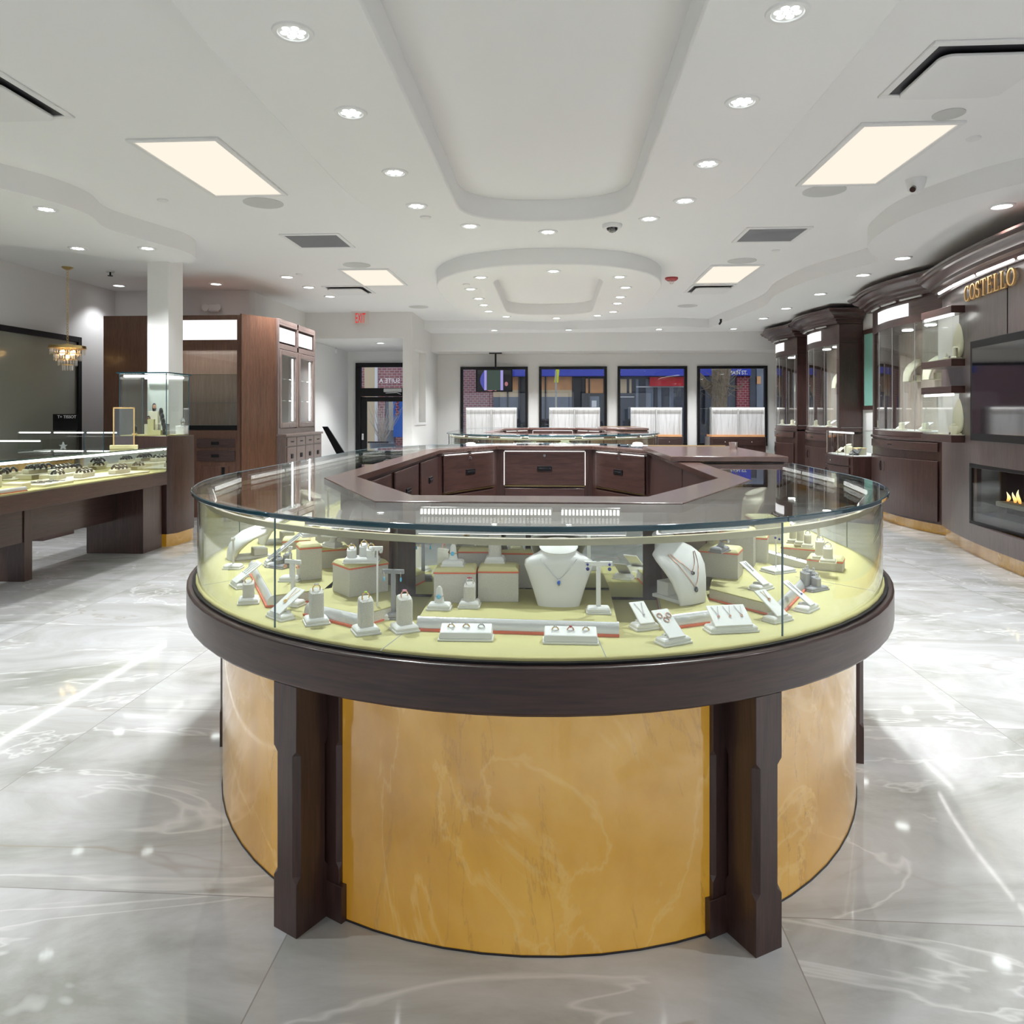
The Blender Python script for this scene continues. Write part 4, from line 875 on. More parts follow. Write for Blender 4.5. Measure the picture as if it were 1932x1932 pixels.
# taller pieces seen through the glass top
ts=tstand(A(712,1000,1.0),'tall stand seen through the glass top, left of the middle',z=DZ,h=.2,bar=.03,thin=True,rot=.2)
earr(ts,[(-.01,-.006,.19),(.01,-.006,.19)],'sparkling clip earrings on the tall stand under the glass top',big=.005)
# ---- contents of the side and rear cases
def case_row(pts,face,tag_,z=DZ):
    for i,(x,y,k) in enumerate(pts):
        ord_=('first','second','third','fourth','fifth','sixth','seventh','eighth')[i]
        if k=='b': bust((x,y),'ivory bust, %s along the %s'%(ord_,tag_),z=z,rot=face,s=1.15,mat='ivory_leather')
        elif k=='r': riser((x,y),'grey riser, %s along the %s'%(ord_,tag_),.16,.12,.11,rot=face,z=z)
        elif k=='t': tstand((x,y),'ivory T stand, %s along the %s'%(ord_,tag_),h=.17,z=z,rot=face,mat='ivory_leather')
        elif k=='p': ring_post((x,y),'ivory ring post, %s along the %s'%(ord_,tag_),z=z,rot=face,mat='ivory_leather',rl=False)
case_row([(-1.12,3.45,'b'),(-1.2,3.85,'t'),(-1.12,4.25,'r'),(-1.15,4.65,'b'),(-1.12,5.1,'t'),(-1.1,5.5,'b')],PI*.5,'left side case')
case_row([(.93,3.35,'r'),(.95,3.7,'b'),(1.05,3.0,'t')],-PI*.5,'right side case')
case_row([(-.7,6.05,'b'),(-.3,6.28,'t'),(.15,6.28,'b'),(.6,6.1,'r'),(.9,5.7,'b')],PI,'rear case')
case_row([(-1.0,8.7,'b'),(-.55,8.15,'b'),(-.15,8.1,'p'),(.3,8.1,'b'),(.7,8.35,'t'),(1.0,8.9,'b')],0,'far counter front',z=.7765)
# ================================================================ LEFT SIDE
def Z(y,d): return HC+(HZ-y)/F*d
# black framed wide mirror/window on the left wall
t=thing('wall_glazing','wide black framed glazed panel on the left wall behind the chandelier','interior window',(-6.4,7.0,0))
zt_=2.35; 
m=MB(); m.box(0,.05,2.50,2.57,.3,zt_).box(0,.05,-5,2.50,zt_-.07,zt_).box(0,.05,-5,2.5,.3,.37); m.build('frame','black_metal',t,bevel=.004)
MB().box(.003,.04,-.12,-.06,.37,zt_-.07).build('mullion','wood_vertical',t)
MB().box(.002,.02,-5,2.5,.37,zt_-.07).build('pane','teal_glass_dummy' if 0 else 'pane_grey',t,smooth=0)
# chandelier
x,y=-5.93,8.66; zc=CZ; t=thing('chandelier','tiered crystal chandelier on a brass chain at the left','chandelier',(x,y,zc))
MB().lathe([(0,-.035),(.02,-.035),(.05,-.02),(.065,-.006),(.065,0),(0,0)],24).build('canopy','brass',t)
zb=Z(652,8.95)-zc
m=MB(); k=0; z=-.035
while z>zb+.02:
    R=[(.011*math.cos(2*PI*i/10)*(1 if k%2 else 0),.011*math.cos(2*PI*i/10)*(0 if k%2 else 1),z-.017+.02*math.sin(2*PI*i/10)) for i in range(10)]; m.tube(R,.0028,5,closed=True); z-=.030; k+=1
m.build('chain','brass',t)
MB().lathe([(0,.02),(.06,.02),(.06,0),(.2,0),(.205,-.035),(.195,-.035),(.19,-.006),(0,-.006)],32,M=Matrix.Translation((0,0,zb))).build('crown','brass',t)
for r,z0,h,n in ((.185,-.03,.085,36),(.145,-.10,.085,28),(.10,-.17,.08,20),(.055,-.235,.07,12)):
    m=MB()
    for i in range(n):
        a=2*PI*i/n; cx_,cy_=r*math.cos(a),r*math.sin(a); m.loft([[(cx_+.009*math.cos(b),cy_+.009*math.sin(b),zb+z0) for b in (0,PI/2,PI,1.5*PI)],[(cx_+.009*math.cos(b),cy_+.009*math.sin(b),zb+z0-h*.8) for b in (0,PI/2,PI,1.5*PI)],[(cx_+.001*math.cos(b),cy_+.001*math.sin(b),zb+z0-h) for b in (0,PI/2,PI,1.5*PI)]])
    m.build('crystal_tier','crystal',t,smooth=20)
    MB().tube([(r*math.cos(2*PI*k/24),r*math.sin(2*PI*k/24),zb+z0+.004) for k in range(24)],.005,6,closed=True).build('tier_ring','brass',t)
for i in range(5):
    a=i*PI/2; q=(0,0,zb-.14) if i==4 else (.08*math.cos(a),.08*math.sin(a),zb-.085); MB().sphere(q,.02,10,8,(1,1,1.6)).build('bulb','bulb_warm',t)
# long low showcase by the left aisle
t=thing('display_counter','long left aisle glass showcase with watches on plank legs','display counter',(-3.83,5.0,0))
Y0,Y1=-2.6,2.09; xb=-.62
MB().box(xb,0,Y0,Y1,.62,.745).build('apron','wood_horizontal',t,bevel=.004)
MB().box(xb+.01,-.01,Y0,Y1-.01,.745,.755).build('deck','cream_fabric',t)
MB().box(-.36,-.34,Y0,1.75,.31,.62).build('modesty_panel','wood_horizontal',t)
for y0,y1 in ((1.74,2.07),(.56,.65),(-1.8,-1.6)): MB().box(-.60,-.045 if y0>1 else -.33,y0,y1,0,.62).build('leg','wood_vertical',t,bevel=.003)
zt2=.985
for y0,y1 in ((Y0,-.55),(-.55,.62),(.62,Y1-.01)): MB().box(-.008,-.002,y0+.002,y1-.002,.755,zt2).build('glass_front','glass',t,smooth=0)
MB().box(xb,.0,Y0,Y1,zt2,zt2+.01).build('glass_top','glass',t,smooth=0); MB().box(-.001,.003,Y0,Y1,zt2-.001,zt2+.011).build('glass_edge','teal_edge',t)
MB().box(xb+.01,-.002,Y1-.012,Y1-.006,.755,zt2).build('glass_end','mirror',t,smooth=0)
MB().box(xb,xb+.02,Y0,Y1,.755,zt2).build('rear_door','mirror',t,smooth=0)
for y0,y1 in ((Y0,-.9),(-.88,.9),(.93,2.05)):
    h=MB().box(-.062,-.052,y0,y1,zt2-.024,zt2-.002).build('led_housing','silver',t); MB().tube([(-.036,y0,zt2-.013),(-.036,y1,zt2-.013)],.0115,10).build('led_strip','led_white',t)
MB().box(-.30,-.02,-.62,-.618,.755,.7555).build('deck_seam','vent_grey',t)
# watches in it
def watch_pillow(x,y,z,label,n=3,rot=0):
    t=thing('watch_pillow',label,'watch display',(x,y,z),rot,group='cream watch pillows'); MB().box(-.035,.035,-.05*n*.8,.05*n*.8,0,.04).build('pillow','ivory_leather',t,bevel=.006)
    for i in range(n):
        yy=(i-(n-1)/2)*.065; w=thing('wristwatch','%s watch on %s'%(('first','second','third','fourth','fifth')[i],label),'watch',world(t,(0,yy,.04)),rot,group='steel watches in the left showcase')
        MB().tube([(.034*math.cos(PI*k/10),0,.034*math.sin(PI*k/10)*.9) for k in range(11)],.010,8).build('band','watch_dark',w)
        MB().lathe([(0,.0),(.019,0),(.02,.006),(.017,.009),(0,.009)],18,M=Matrix.Translation((.012,0,.030))@Matrix.Rotation(.5,4,'Y')).build('case','chrome',w)
    return t
def slabP(P,z,h,label,mat='ivory_leather'):
    cx=sum(p[0] for p in P)/len(P); cy=sum(p[1] for p in P)/len(P)
    o=MB().prism([(p[0]-cx,p[1]-cy) for p in P],0,h).build('display_tray',mat,None,(cx,cy,z),bevel=.006); tag(o,label,'tray','cream trays in the left showcase'); return o
slabP([(-4.0,5.95),(-3.9,6.9),(-4.2,6.9),(-4.3,5.95)],.755,.016,'long cream tray under three watch pillows, far end of left showcase')
watch_pillow(-4.02,6.6,.771,'far cream pillow on the long tray in the left showcase',3)
watch_pillow(-4.08,6.18,.771,'tall cream pillow next to the tray front in the left showcase',3,rot=.15)
watch_pillow(-4.18,5.98,.771,'small low cream pillow at the tray corner in the left showcase',2,rot=.2)
watch_pillow(-4.33,6.25,.80,'rear raised cream pillow with four watches in the left showcase',4,rot=.1)
slabP([(-4.25,6.05),(-4.4,6.05),(-4.4,6.6),(-4.25,6.6)],.755,.045,'raised cream block under the rear pillow in the left showcase')
slabP([(-3.92,5.45),(-3.95,5.85),(-4.25,5.85),(-4.2,5.45)],.755,.022,'low cream slab with flat lying watches in the left showcase')
for i in range(4):
    w=thing('wristwatch','flat lying %s watch on the low cream slab'%('first','second','third','fourth')[i],'watch',(-4.08,5.52+i*.08,.777),.35,group='flat lying watches'); MB().box(-.10,.10,-.008,.008,0,.004).build('band','watch_dark',w,bevel=.002); MB().lathe([(0,.004),(.016,.004),(.017,.010),(0,.011)],16).build('case','chrome',w)
slabP([(-3.95,5.25),(-3.97,5.38),(-4.12,5.38),(-4.1,5.25)],.755,.05,'small cream bracelet ramp in the left showcase'); 
t=platform([(-3.9,4.6),(-3.88,5.2),(-4.35,5.2),(-4.35,4.6)],[0],'cream platform with beaded edge cut by the left frame edge')
slabP([(-3.98,5.02),(-3.98,5.1),(-4.08,5.1),(-4.08,5.02)],.79,.09,'upright cream block at the left frame edge')
watch_pillow(-4.22,6.9,.755,'cream pillow in the far corner of the left showcase',2)
# gilt picture frame stand on it
t=thing('picture_stand','gold framed clear sign holder standing on the left showcase','sign holder',(-3.99,6.62,zt2+.011),.45)
MB().box(-.115,.115,-.035,.035,0,.035).build('base','cream_top',t,bevel=.004); m=MB(); hh=.385
m.box(-.09,-.078,-.008,.008,.035,hh).box(.078,.09,-.008,.008,.035,hh).box(-.09,.09,-.008,.008,hh-.012,hh); m.build('frame','gold',t,bevel=.001)
MB().box(-.078,.078,-.002,.002,.035,hh-.012).build('pane','glass',t,smooth=0)
# faceted pedestal with glass tower
t=thing('display_tower','square glass watch tower on a faceted wood pedestal beside the white column','display tower',(-3.83,7.10,0))
ped=[(.01,.08),(.04,.62),(-.55,.62),(-.55,.02),(-.10,.02)]
ped=[(-.01,.0),(.05,.10),(.05,.44),(-.56,.44),(-.56,-.0),(-.10,-.0)]
MB().prism([(x*.97-.01,y*.97+.01) for x,y in ped],.0,.125).build('plinth','onyx_plinth',t); MB().prism(ped,.125,1.10).build('pedestal','wood_vertical',t,bevel=.004)
gp=[(-.02,.01),(.0,.42),(-.50,.42),(-.50,.01)]; zt3=1.73
for i,(a,b) in enumerate(zip(gp,gp[1:]+gp[:1])):
    a=(a[0]*.99,a[1]); b=(b[0]*.99,b[1]); MB().bar(a,b,.006,1.10,zt3-.006).build('glass_side' if i!=1 else 'mirror_back','glass' if i!=1 else 'glass',t,smooth=0)
for a in gp: MB().tube([(a[0],a[1],1.10),(a[0],a[1],zt3-.006)],.004,6).build('corner_edge','teal_edge',t)
G=[(p[0]+(.02 if p[0]>-.3 else -.02),p[1]+(.02 if p[1]>.2 else -.02)) for p in gp]
MB().prism(G,zt3-.006,zt3+.004).build('glass_top','glass',t,smooth=0)
m=MB()
for i,(a,b) in enumerate(zip(G,G[1:]+G[:1])): m.bar(a,b,.003,zt3-.008,zt3+.005)
m.build('glass_edge','teal_edge',t)
MB().box(-.47,-.05,.02,.045,zt3-.045,zt3-.02).box(-.47,-.05,.40,.425,zt3-.045,zt3-.02).box(-.06,-.04,.045,.4,zt3-.045,zt3-.02).build('led_strip','led_soft',t,bevel=.008)
MB().prism([(x*.985,y*.985) for x,y in gp],1.10,1.108).build('deck','cream_fabric',t)
def block(x,y,z,w,d,h,label,mat='ivory_leather',rot=.2):
    o=MB().box(-w/2,w/2,-d/2,d/2,0,h).build('display_block',mat,None,(x,y,z),rot,bevel=.003); return tag(o,label,'display block','cream blocks in the glass tower')
def cuffwatch(x,y,z,label,dark=True,rot=.3):
    w=thing('wristwatch',label,'watch',(x,y,z),rot,group='watches in the glass tower'); MB().tube([(0,.028*math.cos(2*PI*k/16),.036+.034*math.sin(2*PI*k/16)) for k in range(16)],.014,8,closed=True).build('band','watch_dark' if dark else 'chrome',w); MB().lathe([(0,0),(.020,0),(.021,.008),(.0,.010)],18,M=Matrix.Translation((.006,-.034,.045))@Matrix.Rotation(.9,4,'Z')@Matrix.Rotation(PI/2-.2,4,'X')).build('case','rose_gold' if 'rose' in label else ('watch_dark' if dark else 'chrome'),w); return w
bx,by=-4.08,7.17
block(bx,by+.10,1.108,.13,.10,.11,'middle cream block in the glass tower'); block(bx-.0,by+.13,1.218,.09,.07,.13,'upper cream block in the glass tower')
block(bx+.02,by+.04,1.108,.06,.05,.16,'slim wooden toned block in the glass tower',mat='cream_top'); block(bx+.10,by-.0,1.108,.09,.06,.05,'small front block with tan top in the glass tower',mat='cream_top')
cuffwatch(bx,by+.13,1.348,'rose and black watch on the topmost tower block'); cuffwatch(bx-.02,by+.06,1.22,'rose and black watch on the middle tower block')
cuffwatch(bx-.10,by-.05,1.13,'black watch low at the left of the tower'); block(bx-.10,by-.05,1.108,.04,.04,.02,'tiny gold toned foot block in the glass tower',mat='gold')
for i in range(4): cuffwatch(bx+.11+.022*i,by+.06-.02*i,1.30-.05*i,'black watch, %s of the stepped slope in the tower'%('top','second','third','lowest')[i],dark=True)
block(bx+.14,by+.10,1.108,.04,.10,.11,'sloped black watch support in the tower',mat='watch_dark')
cuffwatch(bx+.21,by+.30,1.2,'steel watch at the right rear of the tower',dark=False); block(bx+.2,by+.31,1.108,.10,.10,.09,'white block under the steel watch in the tower',mat='white_leather')
# rear glass counter row behind the aisle showcase
t=thing('display_counter','rear left row of glass cases seen behind the aisle showcase','display counter',(-5.05,8.5,0))
MB().box(-1.2,0,-.25,.3,0,.86).build('cabinet','wood_horizontal',t); MB().box(-1.2,0,-.25,.3,.86,.875).build('deck','white_leather',t)
for x in (-1.2,-.8,-.4,-.16): MB().box(x-.003,x+.003,-.25,.3,.875,1.115).build('divider','glass',t,smooth=0)
MB().box(-1.2,0,-.254,-.248,.875,1.115).build('glass_front','glass',t,smooth=0); MB().box(-.006,0,-.25,.3,.875,1.115).build('glass_end','glass',t,smooth=0); MB().box(-1.2,0,-.25,.3,1.115,1.123).build('glass_top','glass',t,smooth=0)
for x in (0,-.165,-.4): MB().tube([(x,-.252,.875),(x,-.252,1.115)],.005,6).build('corner_edge','teal_edge',t)
for x0,x1 in ((-1.2,-.83),(-.78,-.43),(-.38,-.02)): MB().box(x0,x1,-.235,-.21,1.095,1.11).build('led_strip','led_soft',t,bevel=.004)
for i in range(5):
    o=MB().box(-.10,.10,-.12,.12,0,.014).build('display_tray','white_leather',None,(-5.20-.215*i,8.5,.876),bevel=.004); tag(o,'white flat tray, %s from the column in the rear left row'%('first','second','third','fourth','fifth')[i],'tray','white trays in the rear left row')
o=thing('bow_ornament','tiny white star ornament in the rear left row','ornament',(-5.75,8.32,.892)); m=MB()
P=[]; 
for k in range(10): r=.05 if k%2==0 else .02; P.append((r*math.sin(k*PI/5),r*math.cos(k*PI/5)))
m.prism(P,-.01,.01,M=Matrix.Translation((0,0,.05))@Matrix.Rotation(PI/2,4,'X')); m.build('star','white_paint',o)
t=thing('brand_sign','black table sign reading TISSOT on the rear left glass case','sign',(atY(124,8.45),8.45,1.124)); w_=.155
MB().box(-w_,w_,-.008,.008,0,.195).build('board','black_plastic',t,bevel=.002); text('lettering','T+ TISSOT',.05,'white_paint',t,loc=(.02,-.0095,.16),ext=.0008)
# second glass case nearer
t=thing('display_counter','lower left glass case between the aisle showcase and the rear row','display counter',(-5.3,7.6,0))
MB().box(-1.0,.0,-.25,.25,0,.84).build('cabinet','wood_horizontal',t); MB().box(-1.0,0,-.25,.25,.84,.85).build('deck','white_leather',t); MB().box(-1.0,0,-.254,-.248,.85,1.05).build('glass_front','glass',t,smooth=0); MB().box(-.006,0,-.25,.25,.85,1.05).build('glass_end','glass',t,smooth=0); MB().box(-1.0,0,-.25,.25,1.05,1.058).build('glass_top','glass',t,smooth=0)
MB().box(-.95,-.05,-.235,-.21,1.03,1.045).build('led_strip','led_soft',t,bevel=.004)
# lit wall cabinet behind the column (frontal)
fy=9.15; X=lambda px,Y=fy: atY(px,Y); d_=fy/1.0
ZF=lambda y: Z(y,fy*.99+.25)
t=thing('wall_cabinet','tall wood wall cabinet with white lightbox and glass shelves behind the column','cabinet',(X(400),fy,0))
x0,x1=X(340)-X(400)-.35,X(447)-X(400); xa,xb2=X(195)-X(400),X(455)-X(400)
bt=ZF(593)
m=MB(); m.box(xa,x0,0,.9,0,bt).box(x1,xb2,0,.9,0,bt).box(x0,x1,0,.9,ZF(602),bt).box(x0,x1,0,.04,ZF(660),ZF(640)).box(x0,x1,.04,.9,ZF(646),ZF(640)).box(x0,x1,0,.9,0,ZF(812)).box(x0,x1,.85,.9,ZF(812),ZF(640)); m.build('carcass','wood_reddish',t,smooth=0,bevel=.003)
MB().box(x0,x1,.02,.03,ZF(640),ZF(602)).build('lightbox','lightbox',t,smooth=0)
MB().box(x0,x1,.42,.45,ZF(811),ZF(645)).build('back_panel','wood_panel_rose',t,smooth=0)
for y in (706,760): MB().box(x0,x1,.06,.42,ZF(y),ZF(y)+.008).build('glass_shelf','shelf_glass',t,smooth=0)
MB().box(x0,x1,.01,.018,ZF(811),ZF(660)).build('glass_door','glass',t,smooth=0)
MB().box(x0+.02,x1-.02,.06,.09,ZF(656),ZF(654)).build('led_strip','led_hot',t)
MB().box(x0,x1,0.0,.3,ZF(811),ZF(803)).build('black_tray','black_plastic',t)
for (a,b) in ((845,828),(871,850)):
    dw=MB().box(X(372)-X(400),x1-.02,-.02,0,ZF(a),ZF(b)).build('drawer','wood_horizontal',t,bevel=.004); zc=(ZF(a)+ZF(b))/2; MB().box(-.0,.10,-.03,-.019,zc-.02,zc+.02).build('pull','black_metal',dw,bevel=.004)
dw=MB().box(X(380)-X(400),x1-.1,-.02,0,.1,ZF(880)).build('door','wood_reddish',t,bevel=.004); MB().box(x1-.19,x1-.15,-.03,-.019,ZF(900),ZF(882)).build('handle','black_metal',dw,bevel=.004)
# angled wood panel
p=(X(455),fy); q=(-3.71,9.63)
o=MB().bar((0,0),(q[0]-p[0],q[1]-p[1]),.03,0,ZF(591)).build('filler_panel','wood_reddish',None,(p[0],p[1]-.01,0),smooth=0); tag(o,'plain angled reddish wood panel between the two left cabinets','panel')
# drawer cabinet along the aisle, faces +x
cx=-3.68; ya,yb=9.63,11.15
def pxY(px,Xc):   # Y on plane x=Xc seen at px
    u=(px-CX)/F; d=Xc/(u*cT-sT); return d*(u*sT+cT),d
t=thing('wall_cabinet','grey brown glazed cabinet with two lightboxes and small drawers left of the entrance','cabinet',(cx,ya,0)); Ln=yb-ya
H0=Z(600,9.83)
m=MB(); m.box(-.6,0,0,.05,1.05,H0).box(-.6,0,Ln-.05,Ln,1.05,H0).box(-.6,0,.05,Ln-.05,H0-.05,H0).box(-.6,-.55,.05,Ln-.05,1.05,H0).box(-.6,0,.05,Ln-.05,1.05,1.12).box(-.04,0,Ln/2-.03,Ln/2+.03,1.12,H0).box(-.04,0,.05,Ln-.05,2.20,2.27).box(-.04,0,.05,Ln-.05,2.52,H0-.05).box(-.6,-.04,.05,Ln-.05,2.2,2.23)
m.build('carcass','wood_vertical_pale',t,smooth=0,bevel=.003)
for a,b in ((.05,Ln/2-.03),(Ln/2+.03,Ln-.05)):
    MB().box(-.03,-.02,a+.03,b-.03,2.30,2.49).build('lightbox','lightbox',t,smooth=0)
    f=MB(); f.box(-.012,.012,a,a+.06,1.13,2.19).box(-.012,.012,b-.06,b,1.13,2.19).box(-.012,.012,a+.06,b-.06,2.12,2.19).box(-.012,.012,a+.06,b-.06,1.13,1.2); dd=f.build('door_frame','wood_vertical_pale',t,bevel=.006)
    MB().box(-.004,.0,a+.06,b-.06,1.2,2.12).build('pane','glass',dd,smooth=0)
    MB().lathe([(0,0),(.012,0),(.012,.01),(0,.01)],12,M=Matrix.Translation((.012,(a+b)/2,1.16))@Matrix.Rotation(PI/2,4,'Y')).build('lock','silver',dd)
    MB().box(-.05,-.035,b-.085,b-.065,1.22,2.1).build('led_strip','led_hot',t)
    for z in (1.50,1.80): MB().box(-.5,-.06,a+.02,b-.02,z,z+.008).build('glass_shelf','shelf_glass',t,smooth=0)
MB().box(-.545,-.54,.05,Ln-.05,1.12,2.2).build('back_panel','wood_panel_pale',t,smooth=0)
MB().box(-.6,.12,-.02,Ln+.02,1.02,1.05).box(-.6,.10,0,Ln,.08,1.02).box(-.58,.04,.02,Ln-.02,0,.08).build('base','wood_vertical_pale',t,bevel=.003)
for i in range(4):
    a=.03+i*(Ln-.06)/4; b=a+(Ln-.06)/4-.02
    for z0,z1 in ((.885,1.0),(.62,.87),(.35,.60)):
        dw=MB().box(.10,.116,a,b,z0,z1).build('drawer','wood_vertical_pale',t,bevel=.003); yc_,zc=(a+b)/2,(z0+z1)/2
        if z0>.8: MB().tube([(.118,yc_-.04,zc),(.135,yc_-.02,zc),(.135,yc_+.02,zc),(.118,yc_+.04,zc)],.007,6).build('handle','black_metal',dw)
        else: MB().box(.115,.128,yc_-.035,yc_+.035,zc-.03,zc+.03).build('pull','black_metal',dw,bevel=.003)
# leaning dark board
t=thing('leaning_board','dark grey flat board leaning against the wall left of the entrance','board',(-3.88,12.2,0)); m=MB()
za,zb_=Z(805,12.3),Z(858,12.3)
m.loft([[(-.02,-.02,za),(-.02,.02,za),(.07,.02,za),(.07,-.02,za)],[(.33,-.02,.45),(.33,.02,.45),(.50,.02,.45),(.50,-.02,.45)],[(.50,-.02,0),(.50,.02,0),(.62,.02,0),(.62,-.02,0)]]); m.build('board','black_plastic',t)
# ================================================================ RIGHT SIDE
def lathe_wall(m,P,z0,z1,th=.02):
    """upright curved board that follows plan polyline P"""
    R=[]; 
    for i,p in enumerate(P):
        a=Vector(P[max(i-1,0)]);b=Vector(P[min(i+1,len(P)-1)]);d=(b-a).normalized();n=Vector((d.y,-d.x)); q=Vector(p)+n*th
        R.append([(p[0],p[1],z0),(p[0],p[1],z1),(q.x,q.y,z1),(q.x,q.y,z0)])
    return m.loft(R)
def moulding(m,P,prof,z,sign=1):
    """sweep profile (out, up) along plan polyline; out is away from the room wall"""
    R=[]
    for i,p in enumerate(P):
        a=Vector(P[max(i-1,0)]);b=Vector(P[min(i+1,len(P)-1)]);d=(b-a).normalized();n=Vector((-d.y,d.x))*sign
        R.append([(p[0]+n.x*o,p[1]+n.y*o,z+u) for o,u in prof])
    return m.loft(R)
CROWN=[(-.02,0),(.05,0),(.055,.02),(.075,.03),(.08,.055),(.12,.07),(.125,.10),(.17,.125),(.19,.15),(.215,.155),(.22,.18),(.235,.185),(.235,.205),(-.02,.205)]
def bow(ya,yb,depth,n=20):
    """local plan polyline from near to far, bulging to -x"""
    return [(-depth*math.sin(PI*(.06+.88*i/n))+depth*math.sin(PI*.06),ya+(yb-ya)*i/n) for i in range(n+1)]
def bowed_cabinet(Yn,Yf,xf,label,depth=.16,wrap=True,near=False,zs=None):
    t=thing('bowed_cabinet',label,'cabinet',(xf,Yn,0)); Ln=Yf-Yn; P=bow(0,Ln,depth); back=4.56-xf
    def full(Q,ins=0): return Q+[(back,Ln-ins),(back,ins)]
    Pi=[(x+.03,max(.02,min(Ln-.02,y))) for x,y in P]
    MB().prism(full([(x+.05,y) for x,y in P]),0,.11).build('plinth','onyx_plinth',t)
    MB().prism(full(P),.11,1.02).build('base','wood_vertical',t,bevel=.004)
    m=MB(); lathe_wall(m,[(x-.012,y) for x,y in P[1:-1]],.14,.80,-.014); dd=m.build('door','wood_vertical',t,bevel=.003)
    yc=Ln*.62
    mi=min(range(len(P)),key=lambda i:abs(P[i][1]-yc)); bx=P[mi][0]-.03
    for s in (-1,1):
        MB().tube([(bx+.006-.0*s,yc+s*.045+s*.018*math.cos(PI*k/10-PI/2),.68+.055*math.sin(PI*k/10-PI/2)) for k in range(11)],.006,6).build('handle','black_metal',dd)
    m=MB(); lathe_wall(m,[(x-.012,y) for x,y in P[1:-1]],.905,1.0,-.014); dw=m.build('drawer','wood_horizontal',t,bevel=.003)
    mc=len(P)//2; MB().tube([(P[mc][0]-.025,Ln*.5-.045,.955),(P[mc][0]-.045,Ln*.5-.02,.955),(P[mc][0]-.045,Ln*.5+.02,.955),(P[mc][0]-.025,Ln*.5+.045,.955)],.007,6).build('handle','black_metal',dw)
    m=MB(); moulding(m,P,[(0,0),(.02,0),(.024,.012),(.02,.03),(0,.03)],1.02); m.build('waist_moulding','wood_horizontal',t)
    MB().prism(full(P),1.05,1.115).build('shelf_board','wood_horizontal',t,bevel=.004)
    MB().prism(full([(x+.02,y) for x,y in P]),1.115,1.125).build('deck','white_leather',t)
    # case: side jambs, back, curved glass
    MB().box(-.0,back,0,.10,1.115,2.36).build('jamb','wood_vertical',t,bevel=.003); MB().box(-.0,back,Ln-.06,Ln,1.115,2.36).build('jamb','wood_vertical',t,bevel=.003)
    MB().box(back-.03,back-.01,.1,Ln-.06,1.125,2.36).build('back_panel','wood_panel_pale',t,smooth=0)
    m=MB(); lathe_wall(m,[(x+.006,y) for x,y in P],1.125,2.36,.006); m.build('curved_glass','glass',t,smooth=60)
    for k in (5,10,15): MB().tube([(P[k][0]+.004,P[k][1],1.125),(P[k][0]+.004,P[k][1],2.36)],.0035,6).build('glass_joint','silver',t)
    MB().prism(full(P),2.36,2.70).build('fascia','wood_horizontal',t,bevel=.004)
    m=MB(); k0,k1=6,15
    lathe_wall(m,[(x-.006,y) for x,y in P[k0:k1+1]],2.45,2.60,-.006); m.build('lightbox','lightbox',t,smooth=60)
    MB().box(-.012,.0,Ln*.16,Ln*.175,2.42,2.64).build('fascia_slot','black_plastic',t)
    m=MB(); Pc=[(P[0][0]+.3,P[0][1])]+P+[(P[-1][0]+.3,P[-1][1])]; Pc=[(back-.02,-.0)]+P+[(back-.02,Ln)]
    # crown with mitred returns
    R=[]; nP=[]
    for i,p in enumerate(P):
        a=Vector(P[max(i-1,0)]);b=Vector(P[min(i+1,len(P)-1)]);d=(b-a).normalized(); nP.append((p,(-d.y,d.x)))
    seq=[((back-.03,0),(0,-1)),((P[0]),(-1,-1))]+[(p,n_) for p,n_ in nP[1:-1]]+[(P[-1],(-1,1)),((back-.03,Ln),(0,1))]
    MBc=MB().loft([[(p[0]+n_[0]*o,p[1]+n_[1]*o,2.66+u) for o,u in CROWN] for p,n_ in seq]); MBc.build('crown_moulding','wood_horizontal',t,smooth=30)
    for a_,b_ in ((3,7),(8,12),(13,17)):
        MB().bar((P[a_][0]-.05,P[a_][1]),(P[b_][0]-.05,P[b_][1]),.02,2.635,2.655).build('cornice_light','led_soft' if near else 'pale_metal',t,bevel=.004)
    # puck lights inside
    for k,yy in enumerate((.35,.65)):
        MB().lathe([(0,-.012),(.06,-.012),(.065,0),(0,0)],20,M=Matrix.Translation((back*.45,Ln*yy,2.359))).build('puck_light','led_white',t)
    return t
A_=bowed_cabinet(8.2,10.05,4.22,'large bowed wood cabinet with tall curved glass, nearest on the right',near=False,depth=.20)
B_=bowed_cabinet(11.2,12.62,4.22,'second bowed cabinet on the right, beyond the teal wall panel')
C_=bowed_cabinet(13.1,14.3,4.22,'farthest bowed cabinet on the right, next to the street windows')
# ivory busts inside cabinets
for (x,y,rot,lb) in ((4.42,8.9,-PI/2,'hung high at the front of the large bowed cabinet'),(4.45,9.45,-PI/2,'hung second in the large bowed cabinet'),(4.42,11.75,-PI/2,'hung in the second bowed cabinet'),(4.42,13.55,-PI/2,'hung in the farthest bowed cabinet')):
    b=side_bust((x,y),'curved ivory necklace form '+lb,z=1.72,rot=rot,s=1.5,mat='ivory_leather',low=1.1); b['group']='ivory forms in the bowed cabinets'
for ci,(y0,n,nmx) in enumerate(((8.55,6,'large bowed cabinet'),(11.5,5,'second bowed cabinet'),(13.25,4,'farthest bowed cabinet'))):
    for i in range(n):
        x=4.18+.07*(i%3); y=y0+.19*i
        if i%3==2: ramp_stand((x,y),'sloped white card, %s from the near end of the %s'%(('1st','2nd','3rd','4th','5th','6th')[i],nmx),z=1.125,rot=-PI/2,w=.12,bw=.14,ln=.14)
        else: ring_post((x,y),'pale post, %s from the near end of the %s'%(('1st','2nd','3rd','4th','5th','6th')[i],nmx),z=1.125,rot=-PI/2,h=.09,w=.08,hw=.022,mat='ivory_leather',metal='silver')
